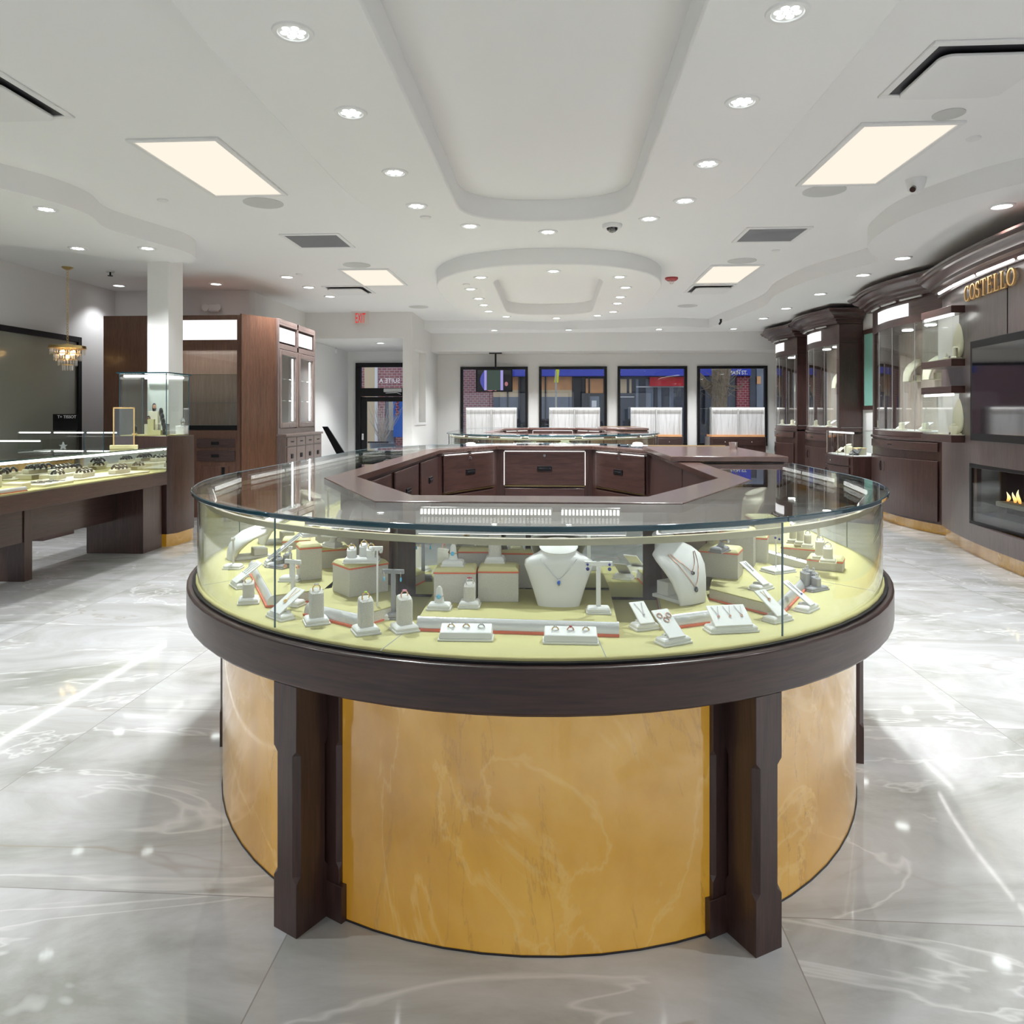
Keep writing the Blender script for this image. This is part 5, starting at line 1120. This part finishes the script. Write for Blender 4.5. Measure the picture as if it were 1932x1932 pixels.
# teal panel on wall and small framed plate
t=thing('wall_panel','frosted teal panel in dark frame between the large and second bowed cabinets','wall panel',(4.57,10.1,0)); MB().box(-.03,-.002,0,1.05,1.38,2.55).build('frame','wood_vertical',t); MB().box(-.036,-.028,.05,.98,1.44,2.48).build('panel','teal_panel',t,smooth=0)
# low curved case between
t=thing('display_counter','low curved glass case with ivory busts between the bowed cabinets','display counter',(4.0,10.15,0)); Ln=.95; P=bow(0,Ln,.10); bk=.56
fl=lambda Q:Q+[(bk,Ln),(bk,0)]
MB().prism(fl([(x+.04,y) for x,y in P]),0,.1).build('plinth','onyx_plinth',t); MB().prism(fl(P),.1,.745).build('base','wood_vertical',t,bevel=.003); MB().prism(fl([(x+.02,y) for x,y in P]),.745,.755).build('deck','white_leather',t)
m=MB(); lathe_wall(m,[(x+.006,y) for x,y in P],.755,1.08,.005); m.build('curved_glass','glass',t,smooth=60); MB().prism(fl([(x+.004,y) for x,y in P]),1.08,1.088).build('glass_top','glass',t,smooth=0)
for k in (0,3,7,20): MB().tube([(P[k][0]+.004,P[k][1],.755),(P[k][0]+.004,P[k][1],1.08)],.004,6).build('glass_joint','silver',t)
MB().box(.02,.04,.05,Ln-.05,1.05,1.07).build('led_strip','led_soft',t); MB().box(0,bk,.0,.006,.755,1.08).build('glass_end','glass',t,smooth=0)
m=MB(); lathe_wall(m,[(x-.012,y) for x,y in P[1:-1]],.13,.60,-.012); dd=m.build('door','wood_vertical',t,bevel=.003)
m=MB(); lathe_wall(m,[(x-.012,y) for x,y in P[1:-1]],.62,.73,-.012); dw=m.build('drawer','wood_vertical',t,bevel=.003); MB().sphere((P[10][0]-.035,Ln*.5,.675),.01,10,6).build('lock','silver',dw)
for s in (-1,1): MB().tube([(P[14][0]-.03,Ln*.7+s*.04+s*.016*math.cos(PI*k/10-PI/2),.5+.05*math.sin(PI*k/10-PI/2)) for k in range(11)],.006,6).build('handle','black_metal',dd)
riser((4.2,10.45),'ivory toned riser in the low curved case',.14,.14,.10,rot=.3,z=.755,mat='ivory_leather')
bust((4.16,10.75),'small ivory bust in the low curved case',z=.755,rot=-1.2,s=.8,mat='ivory_leather')
ramp_stand((4.1,10.35),'dark sloped card in the low curved case',z=.755,rot=-.9,w=.12,bw=.13,ln=.14,mat='watch_dark')
ramp_stand((4.12,10.95),'ivory sloped card in the low curved case',z=.755,rot=-1.2,w=.08,bw=.10,ln=.11,mat='ivory_leather')
# ---------------------------------------------------------------- curved fireplace wall
def FX(y): return 3.75+(y-5.6)**2/16.8
FP=[(FX(y),y) for y in [8.1-.2*i for i in range(0,26)]]          # near-wall polyline, far to near
FPr=FP[::-1]
fw=thing('media_wall','curved dark wood media wall with raised gold letters at the right edge','feature wall',(3.75,5.6,0)); ox,oy=3.75,5.6
L_=lambda Q,dx=0:[(x-ox+dx,y-oy) for x,y in Q]
def boards(name,z0,z1,mat='wood_vertical_grey',dx=0,ya=3.0,yb=8.15,th=.04,bev=0):
    Q=[p for p in FPr if ya-.01<=p[1]<=yb+.01]; m=MB(); lathe_wall(m,L_(Q,dx),z0,z1,th); return m.build(name,mat,fw,bevel=bev,smooth=40)
boards('panel',.86,2.75); boards('panel',.13,.30); boards('panel',.30,.86,ya=7.1); boards('panel',.30,.86,yb=5.1)
boards('plinth',0,.13,'onyx_plinth',dx=.04)
MB().prism([(FX(8.1)-ox,2.5),(FX(8.1)-ox+.05,2.56),(.8,2.56),(.8,2.5)],0.13,2.75).build('end_panel','wood_vertical_grey',fw)
m=MB(); Q=L_(FPr); R=[]
moulding(m,Q,[(o*1.15-.02,u) for o,u in CROWN],2.55,sign=1); m.build('crown_moulding','wood_horizontal',fw,smooth=30)
for y0,y1 in ((7.75,7.35),(7.28,6.78),(6.7,6.1),(6.02,5.5),(5.4,4.9)):
    a=(FX(y0)-ox-.11,y0-oy);b=(FX(y1)-ox-.11,y1-oy); MB().tube([(a[0],a[1],2.548),(b[0],b[1],2.548)],.013,10).build('cornice_light','led_white',fw)
for y in (6.4,):
    MB().box(FX(y)-ox-.004,FX(y)-ox+.004,y-oy-.003,y-oy+.003,1.95,2.55).build('panel_joint','black_plastic',fw)
# raised serif letters, strokes built as thin solid bars
def letter_strokes(ch):
    T_,S_=.13,.05   # thick / thin stroke
    def seg(a,b,w): return (a,b,w)
    arcp=lambda cx,cy,rx,ry,a0,a1,n=14:[(cx+rx*math.cos(math.radians(a0+(a1-a0)*i/n)),cy+ry*math.sin(math.radians(a0+(a1-a0)*i/n))) for i in range(n+1)]
    if ch=='O': return [('c',arcp(.42,.5,.36,.46,0,360,28))],.84
    if ch=='C': return [('c',arcp(.42,.5,.36,.46,48,312,24)),('l',[(.70,.70),(.70,.97)],.05),('l',[(.70,.04),(.70,.28)],.05)],.80
    if ch=='S': return [('c',arcp(.30,.73,.21,.23,30,250,14)+arcp(.30,.27,.23,.24,70,-150,14)),('l',[(.50,.75),(.50,.98)],.05),('l',[(.08,.02),(.08,.27)],.05)],.62
    if ch=='T': return [('l',[(.4,0),(.4,1)],T_),('l',[(.04,.97),(.76,.97)],S_),('l',[(.06,.80),(.06,1)],.04),('l',[(.74,.80),(.74,1)],.04),('l',[(.25,.02),(.55,.02)],.04)],.80
    if ch=='E': return [('l',[(.18,0),(.18,1)],T_),('l',[(.04,.98),(.62,.98)],S_),('l',[(.04,.02),(.66,.02)],S_),('l',[(.18,.52),(.5,.52)],S_),('l',[(.61,.80),(.61,1)],.04),('l',[(.65,0),(.65,.22)],.04),('l',[(.5,.42),(.5,.62)],.04)],.72
    if ch=='L': return [('l',[(.18,0),(.18,1)],T_),('l',[(.04,.98),(.34,.98)],.04),('l',[(.04,.02),(.62,.02)],S_),('l',[(.61,0),(.61,.24)],.04)],.68
    return [],.4
def letters(word,y_start,y_end,z0,h,mat,parent):
    """runs from y_start towards smaller y"""
    tot=sum(letter_strokes(c)[1] for c in word)+.06*len(word); cur=0; s=(y_start-y_end)/tot
    for c in word:
        st,w=letter_strokes(c); m=MB()
        def PT(u,v,out): y=y_start-(cur+u)*s; return (FX(y)-ox-out,y-oy,z0+v*h)
        for q in st:
            pts=q[1]
            if q[0]=='l': wd=[q[2]]*len(pts)
            else: wd=[]
            n=len(pts)
            for i in range(n-1):
                a,b=pts[i],pts[i+1]; dx,dy=b[0]-a[0],b[1]-a[1]; l=math.hypot(dx,dy) or 1; nx,ny=-dy/l,dx/l
                if q[0]=='l': w0=w1=q[2]/2
                else:
                    f=lambda p:(.02+.05*abs(ny_*0+abs(p)))
                    w0=w1=.022+.048*abs(dy/l)
                c4=[(a[0]-nx*w0,a[1]-ny*w0),(b[0]-nx*w1,b[1]-ny*w1),(b[0]+nx*w1,b[1]+ny*w1),(a[0]+nx*w0,a[1]+ny*w0)]
                m.loft([[PT(u,v,.012) for u,v in c4],[PT(u,v,.03) for u,v in c4]])
        m.build('raised_letter',mat,parent,smooth=0); cur+=w+.06
letters('COSTELLO',7.22,6.22,2.375,.15,'gold_lit',fw)
# glass boxes on the media wall
def wall_box(z0,z1,label):
    t=thing('wall_display_box',label,'display case',(3.80,7.28,0)); D=.58; W2=.20
    f=MB(); f.box(-.01,W2+.1,0,D,z1-.07,z1).box(-.01,W2+.1,0,D,z0,z0+.07).box(W2-.03,W2+.1,0,D,z0+.07,z1-.07); f.build('frame','wood_horizontal',t,bevel=.003)
    MB().box(W2-.045,W2-.032,.01,D-.01,z0+.07,z1-.07).build('back_panel','white_leather',t,smooth=0)
    g=MB().box(0,.006,0,D,z0+.07,z1-.07).build('glass_front','glass',t,smooth=0); MB().box(.006,W2-.03,0,.006,z0+.07,z1-.07).build('glass_side','glass',t,smooth=0); MB().box(.006,W2-.03,D-.006,D,z0+.07,z1-.07).build('glass_side','glass',t,smooth=0)
    MB().box(.012,.03,.02,D-.02,z1-.095,z1-.072).build('led_strip','led_white',t); MB().box(.006,W2-.04,.006,D-.006,z0+.07,z0+.076).build('deck','ivory_leather',t)
    MB().lathe([(0,0),(.012,0),(.012,.015),(0,.015)],12,M=Matrix.Translation((0,.04,z0+.09))@Matrix.Rotation(-PI/2,4,'Y')).build('hinge','chrome',t)
    b=MB(); n=24; b.prism([(.10*math.cos(2*PI*k/n),.19*math.sin(2*PI*k/n)) for k in range(n)],-.012,.012,M=Matrix.Translation((.155,.10,z0+.24))@Matrix.Rotation(PI/2,4,'X'))
    return t
def oval_form(z,label):
    t=thing('necklace_form',label,'necklace form',(3.945,7.42,z)); n=28
    M=Matrix.Translation((0,0,.19))@Matrix.Rotation(.15,4,'Y')
    R=[[(x0,.11*sc*math.cos(2*PI*k/n),.19*sc*math.sin(2*PI*k/n)) for k in range(n)] for x0,sc in ((.012,.98),(-.002,1),(-.014,.93),(-.022,.6))]
    MB().loft(R,M=M).build('oval_board','ivory_leather',t,smooth=50); MB().box(-.03,.03,-.05,.05,0,.012).build('foot','ivory_leather',t); return t
wall_box(1.78,2.36,'upper wall mounted glass box beside the wall screen'); wall_box(1.045,1.59,'lower wall mounted glass box beside the wall screen')
oval_form(1.857,'oval ivory necklace form in the upper wall box'); oval_form(1.122,'oval ivory necklace form in the lower wall box')
ring_post((3.87,7.36),'ivory cone post in the upper wall box',z=1.857,h=.11,mat='ivory_leather',metal='silver'); finger((3.86,7.5),'ivory finger in the upper wall box',z=1.857,mat='ivory_leather',metal='silver')
bust((3.88,7.42),'little ivory bust in the lower wall box',z=1.122,rot=-1.1,s=.62,mat='ivory_leather')
# wall television
p=Vector((3.80,6.98));q=Vector((3.66,5.45)); d=(q-p); Lw=d.length; ang=math.atan2(d.y,d.x)
t=thing('wall_television','large black glossy television on the curved media wall','television',(p.x,p.y,0),ang)
z0,z1=1.075,1.985
MB().box(0,Lw,.0,.05,z0,z1).build('body','black_plastic',t,bevel=.006); MB().box(.05,Lw-.05,-.0035,.004,z0+.07,z1-.07).build('screen','black_gloss',t,smooth=0)
MB().box(.3,Lw-.3,.05,.10,z0+.3,z1-.3).build('wall_bracket','black_metal',t)
# fireplace
t=thing('fireplace','linear glass fronted electric fireplace with small flames in the media wall','fireplace',(p.x-.03+.03,7.12,0)); 
fa=Vector((0,0)); fb=Vector((FX(5.1)-p.x-.0,5.1-7.12)); dd=(fb-fa); Lf=dd.length; t.rotation_euler=(0,0,math.atan2(dd.y,dd.x)); t.location=(FX(7.12)-.012,7.12,0)
MB().box(0,Lf,.32,.34,.30,.86).box(0,.02,0,.34,.30,.86).box(Lf-.02,Lf,0,.34,.30,.86).box(0,Lf,0,.34,.84,.86).box(0,Lf,0,.34,.30,.32).build('firebox','black_plastic',t)
f=MB(); f.box(0,Lf,-.006,.02,.82,.86).box(0,Lf,-.006,.02,.30,.33).box(0,.04,-.006,.02,.33,.82).box(Lf-.04,Lf,-.006,.02,.33,.82); f.build('frame','black_metal',t,bevel=.003)
MB().box(.04,Lf-.04,0,.006,.33,.82).build('glass_front','glass',t,smooth=0)
MB().box(.3,Lf-.1,.06,.26,.50,.545).build('ember_bed','flame_bed',t,bevel=.01)
MB().box(.02,Lf-.02,.04,.31,.32,.40).build('burner','dark_frame',t)
rr=random.Random(4)
for k in range(16):
    x=.34+k*.085+rr.uniform(-.02,.02); h=rr.uniform(.07,.19); m=MB(); n=8; R=[]
    for j in range(7):
        f_=j/6; r=.024*math.sin(PI*(.15+.85*f_))*(1-f_*.55)+.001; sw=.02*math.sin(f_*4+k); R.append([(r*math.cos(2*PI*i/n)+sw,r*.6*math.sin(2*PI*i/n),h*f_) for i in range(n)])
    m.loft(R); m.build('flame','flame',t,loc=(x,.15,.545),smooth=60)
# tiny cup on the flap
x,y=at(1437,862,1.10); t=thing('small_cup','small silver cup near the right end of the counter flap','cup',(1.17,4.9,1.095)); MB().lathe([(0,0),(.025,0),(.03,.04),(.027,.04),(.022,.004),(0,.004)],16).build('cup','silver',t)
# ================================================================ WINDOW CASES, TELEVISION
for i,(a,b,za) in enumerate(((879,975,0),(1036,1132,0),(1190,1287,0),(1343,1443,0))):
    Yc=14.75; xa,xb_=atY(a,Yc),atY(b,Yc); hw=(xb_-xa)/2; zt4=Z(768,Yc*.99); zb4=Z(824,Yc*.99); lb=['first','second','third','fourth'][i]
    t=thing('window_display_case','%s street window display case with lit pale backing, counted from the television'%lb,'display case',((xa+xb_)/2,Yc,0),group=None)
    MB().box(-hw-.04,hw+.02,0,.5,.0,zb4).build('base','wood_vertical',t,bevel=.004)
    for s in (-1,1):
        dw=MB().box((-hw if s<0 else .01),(-.01 if s<0 else hw-.02),-.012,0,zb4-.17,zb4-.03).build('drawer','wood_horizontal',t,bevel=.003); MB().sphere((s*hw/2,-.02,zb4-.1),.012,8,6).build('knob','silver',dw)
        MB().box((-hw+.01 if s<0 else .02),(-.02 if s<0 else hw-.01),.03,.045,zb4+.03,zt4-.02).build('backing_door','pale_backing',t,smooth=0)
    MB().box(-hw,hw,.0,.5,zb4,zb4+.04).build('deck','peach_stucco',t)
    MB().box(-hw+.01,hw-.01,.0,.03,zt4-.04,zt4-.012).build('led_strip','led_soft',t)
    MB().box(-hw,hw,0,.5,zt4-.006,zt4).build('glass_top','glass',t,smooth=0); MB().box(-hw,hw,.495,.5,zb4+.04,zt4-.006).build('glass_street_side','glass',t,smooth=0)
    for s in (-1,1): MB().box(s*hw-.003,s*hw+.003,0,.5,zb4+.04,zt4-.006).build('glass_side','glass',t,smooth=0)
    [MB().box(a_,b_,0,.05,zb4+.04,zt4-.01).build('post','pale_metal',t) for a_,b_ in ((-.015,.015),(-hw,-hw+.012),(hw-.012,hw))]
    for s,h_ in ((-.5,(.8,1.1,.75,1.25)[i]),(.45,(1.1,.8,1.2,.8)[i])):
        b=bust((t.location[0]+s*hw,Yc-.09),'pale bust, %s in the %s window case'%('left' if s<0 else 'right',lb),z=zb4+.04,rot=0,s=h_*1.1,mat='ivory_leather'); b.location[1]=Yc+.25; b.rotation_euler[2]=PI; b['group']='busts in the window cases'
tx=atY(935,15.2); t=thing('ceiling_television','small black television hanging from the ceiling before the first window','television',(tx,15.2,0)); zz=lambda y:Z(y,15.1)
hw=(atY(967,15.2)-atY(898,15.2))/2; cxo=atY(932.5,15.2)-tx
MB().box(cxo-hw,cxo+hw,-.03,.03,zz(739),zz(695)).build('body','black_plastic',t,bevel=.006)
s_=MB().box(cxo-hw+.03,cxo+hw-.03,-.034,-.028,zz(736.5),zz(697.5)).build('screen','black_gloss',t,smooth=0)
Xs=lambda px:atY(px,15.2)-tx
MB().box(Xs(918.5),Xs(944.5),-.036,-.0345,zz(736),zz(698)).build('image_green','screen_green',t); 
MB().prism([(Xs(914)+ (Xs(906)-Xs(914))*math.sin(PI*k/10),zz(736)+(zz(698)-zz(736))*k/10) for k in range(11)]+[(Xs(914),zz(698)),(Xs(914),zz(736))],0,.001,M=Matrix.Translation((0,-.0345,0))@Matrix.Rotation(PI/2,4,'X')).build('image_blue','screen_blue',t)
for a,b in ((914,918.5),(944.5,949.5)): MB().box(Xs(a),Xs(b),-.036,-.0345,zz(736),zz(698)).build('image_stripe','screen_purple',t)
m=MB(); m.sphere((Xs(925),-.035,zz(734)),.09,14,8,(.9,.01,.45)).sphere((Xs(935),-.035,zz(733)),.08,14,8,(.5,.01,.6)).sphere((Xs(955.5),-.035,zz(724)),.05,14,8,(.7,.01,.9)); m.build('image_hand','screen_skin',t)
MB().tube([(0,0,zz(696)),(0,0,2.58)],.02,10).build('pole','black_metal',t); MB().box(-.13,.13,-.05,.05,2.565,2.585).build('ceiling_plate','black_metal',t)
# ================================================================ STREET OUTSIDE
def ext(name,label,cat,px0,px1,y0,y1,Y,mat,dep=.3,group=None):
    x0,x1=atY(px0,Y),atY(px1,Y); dd=Y*1.0; o=MB().box(-(x1-x0)/2,(x1-x0)/2,0,dep,Z(y1,dd),Z(y0,dd)).build(name,mat,None,((x0+x1)/2,Y,0),smooth=0); return tag(o,label,cat,group)
struct(MB().box(-14,16,15.8,40,-.16,-.06).build('floor_street','asphalt',smooth=0),'grey street pavement outside the windows')
SY=27
b=thing('shop_building','brick and glass shop building across the street','building',(0,SY,0))
def bp(name,px0,px1,y0,y1,mat,out=0,dep=.3):
    x0,x1=atY(px0,SY),atY(px1,SY); return MB().box(x0,x1,-out,-out+dep,Z(y1,SY),Z(y0,SY)).build(name,mat,b,smooth=0)
bp('wall',560,1560,500,870,'shop_dark',out=-.3)
bp('brick_bay',640,931,600,870,'brick_pink',out=0)
bp('blue_awning',905,1410,686,711,'awning_blue',out=.5,dep=.5)
bp('upper_wall',560,1560,560,690,'shop_grey',out=.1)
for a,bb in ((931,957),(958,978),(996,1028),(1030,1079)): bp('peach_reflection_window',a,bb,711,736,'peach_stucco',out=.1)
for a,bb in ((931,957),(958,978),(996,1079)): bp('cream_window',a,bb,736,749,'tan_stucco',out=.1)
for a,bb in ((931,978),(996,1079)): bp('lower_window',a,bb,749,790,'shop_grey',out=.1)
for a in (957,979,1028,1080,1098,1100,1110,1139): bp('window_mullion',a,a+2.5,711,830,'dark_frame',out=.16,dep=.1)
bp('door_window',1105,1138,715,742,'peach_stucco',out=.12); bp('door_lower',1110,1130,748,790,'shop_grey',out=.12); bp('paper_notice',1116,1125,756,768,'white_paint',out=.16,dep=.05)
bp('dark_shopfront',1165,1300,711,850,'shop_dark',out=.05)
for a,bb,m_ in ((1170,1182,'tan_stucco'),(1187,1191,'tan_stucco'),(1199,1204,'shop_grey'),(1218,1232,'shop_grey'),(1240,1247,'shop_grey'),(1262,1270,'shop_grey')): bp('shopfront_pane',a,bb,716,742 if m_=='tan_stucco' else 790,m_,out=.09)
bp('white_line',1200,1290,729.5,731.5,'white_paint',out=.1); bp('white_line',1170,1196,748.5,750,'white_paint',out=.1)
bp('brick_pier',1388,1412,712,800,'brick_red',out=.15); bp('dark_bay',1330,1388,711,800,'shop_dark',out=.05); bp('grey_bay',1412,1424,690,800,'shop_dark',out=.2); bp('pale_bay',1424,1450,690,800,'shop_grey',out=.25); bp('orange_bay',1424,1431,712,726,'peach_stucco',out=.3)
for a,bb in ((1385,1377),(0,0)):
    pass
text('awning_lettering','MAIN ST.',.19,'white_paint',b,loc=(atY(1393,SY-.55),-.52,Z(704.5,SY-.55)),ext=.005,bold=.004,sx=.85)
o=ext('red_sign','red shop sign above the dark shopfront','sign',1226,1292,712,729,SY-.3,'awning_red',dep=.12); o.name='red_sign'
m=MB(); 
for k in range(3): m.box(-.25+.55*k,.0+.55*k,-.03,0,.02,.3)
tb=thing('beige_building','beige building wall with pale corner seen through the entrance','building',(0,24,0))
def bq(name,px0,px1,y0,y1,mat,Y=24,out=0): 
    x0,x1=atY(px0,Y),atY(px1,Y); return MB().box(x0,x1,-out,.3-out,Z(y1,Y),Z(y0,Y)).build(name,mat,tb,smooth=0)
bq('brick_side',640,692,600,870,'brick_pink'); bq('beige_wall',689,709,600,870,'tan_stucco',out=.1); bq('white_corner',709,714,600,870,'white_paint',out=.15); bq('brick_front',714,770,600,748,'brick_pink',out=.05); bq('brick_pier',714,727,748,870,'brick_pink',out=.05); bq('recess',727,743,748,870,'shop_grey'); bq('white_jamb',734,743,748,812,'concrete',out=.05)
dd=bq('blue_door',743,768,749,825,'blue_paint',out=.06)
m=MB(); x=atY(750.5,24); 
for k in range(9): m.sphere((x+.03*math.sin(k*2.1),-.1,Z(756+k*3.3,24)),.045,8,6,(1,.3,1))
m.build('door_garland','brick_red',tb)
# branches by the entrance
t=thing('twig_bush','bare whitish twigs in a planter outside the entrance','bush',(atY(722,18),18.0,0)); r_=random.Random(5)
MB().lathe([(0,0),(.25,0),(.32,.6),(.28,.6),(.24,.55),(0,.55)],20).build('planter','shop_grey',t)
m=MB()
for k in range(46):
    a=r_.uniform(0,2*PI); s=r_.uniform(.1,.5); h=r_.uniform(.9,1.55); pts=[(0.05*math.cos(a),.05*math.sin(a),.55)]
    for j in range(1,6): f=j/5; pts.append((s*f*math.cos(a)+r_.uniform(-.03,.03),s*f*math.sin(a),.55+(h-.4)*f))
    m.tube(pts,.008,5,rs=[.010*(1-.13*j) for j in range(6)])
m.build('twigs','twig_white',t)
# street tree
t=thing('street_tree','bare branching tree trunk outside the rightmost window','tree',(atY(1357,20.5),20.5,-.06)); tz=lambda y:Z(y,20.3)+.06
sx_=lambda px:atY(px,20.5)-atY(1357,20.5)
m=MB(); m.tube([(0,0,0),(0,0,tz(790)),(.0,0,tz(760)),(.02,0,tz(735)),(sx_(1360),0,tz(700)),(sx_(1366),0,tz(660)),(sx_(1372),0,tz(560))],.18,14,rs=[.30,.23,.21,.21,.18,.15,.12])
m.tube([(0,0,tz(752)),(sx_(1345),.05,tz(735)),(sx_(1330),.1,tz(722)),(sx_(1316),.1,tz(705)),(sx_(1300),.2,tz(670))],.1,10,rs=[.16,.14,.12,.10,.07])
m.tube([(.0,-.06,tz(745)),(sx_(1351),-.08,tz(715)),(sx_(1349),-.1,tz(690)),(sx_(1340),-.1,tz(620))],.08,10,rs=[.16,.14,.12,.08])
m.tube([(.05,-.02,tz(750)),(sx_(1367),.0,tz(725)),(sx_(1372),0,tz(700)),(sx_(1392),.1,tz(640))],.08,10,rs=[.14,.12,.10,.07])
m.build('trunk','bark',t)
m=MB()
for k in range(30):
    x=r_.uniform(sx_(1312),sx_(1400)); z=tz(r_.uniform(700,752)); s=1 if x>0 else -1; x0=r_.choice([0,sx_(1366),sx_(1349)]); pts=[(x0,0,tz(r_.uniform(715,750)))]
    m_=(x,r_.uniform(-.4,.4),z); pts.append(((x0+x)/2,m_[1]/2,(pts[0][2]+z)/2-.05)); pts.append(m_); pts.append((x+s*r_.uniform(.1,.4),m_[1],z+r_.uniform(.1,.5))); m.tube(pts,.012,5,rs=[.016,.012,.008,.003])
m.build('branches','bark',t)
t=thing('yellow_flag','thin pale pole with yellow pennant outside the second window','flag',(atY(1049,22),22,-.06)); fz=lambda y:Z(y,22)+.06
MB().tube([(0,0,0),(0,0,fz(700))],.03,8).build('pole','concrete',t); MB().prism([(-.06,fz(722)),(.07,fz(722)),(.10,fz(698)),(.0,fz(694))],-.02,.02,M=Matrix.Rotation(PI/2,4,'X')).build('pennant','yellow_cloth',t)
# ================================================================ FINISH
for o in list(COL.objects):
    if o.type=='EMPTY' and o.parent is None and o.location.length<1e-6 and o.children:
        vs=[c.location+v.co for c in o.children if c.type=='MESH' for v in c.data.vertices]
        if not vs: continue
        c=Vector((sum(v.x for v in vs)/len(vs),sum(v.y for v in vs)/len(vs),min(v.z for v in vs)))
        if c.length>.2 and o.get('category') not in('building',):
            o.location=c
            for ch in o.children: ch.location=ch.location-c
w=bpy.data.worlds.new('sky'); sc.world=w; w.use_nodes=True; nt=w.node_tree; bg=nt.nodes['Background']; bg.inputs[0].default_value=(.86,.92,1,1); bg.inputs[1].default_value=1.15
cam=bpy.data.cameras.new('camera'); cam.sensor_width=36; cam.lens=F/1932*36; cam.shift_y=-(966-HZ)/1932; cam.clip_start=.05; cam.clip_end=200
co=bpy.data.objects.new('camera',cam); COL.objects.link(co); co.location=(0,0,HC); co.rotation_euler=(PI/2,0,TH); sc.camera=co
sc.view_settings.view_transform='Standard'; sc.view_settings.look='None'; sc.view_settings.gamma=1; sc.view_settings.use_curve_mapping=False
sc.view_settings.exposure=EXPO
sc.cycles.use_denoising=True
c=sc.cycles; c.max_bounces=8; c.diffuse_bounces=4; c.glossy_bounces=4; c.transmission_bounces=6; c.transparent_max_bounces=28; c.sample_clamp_indirect=4; c.caustics_reflective=False; c.caustics_refractive=False; c.use_adaptive_sampling=True; c.adaptive_threshold=.015
try: c.denoiser='OPENIMAGEDENOISE'; c.denoising_input_passes='RGB_ALBEDO_NORMAL'
except Exception: pass
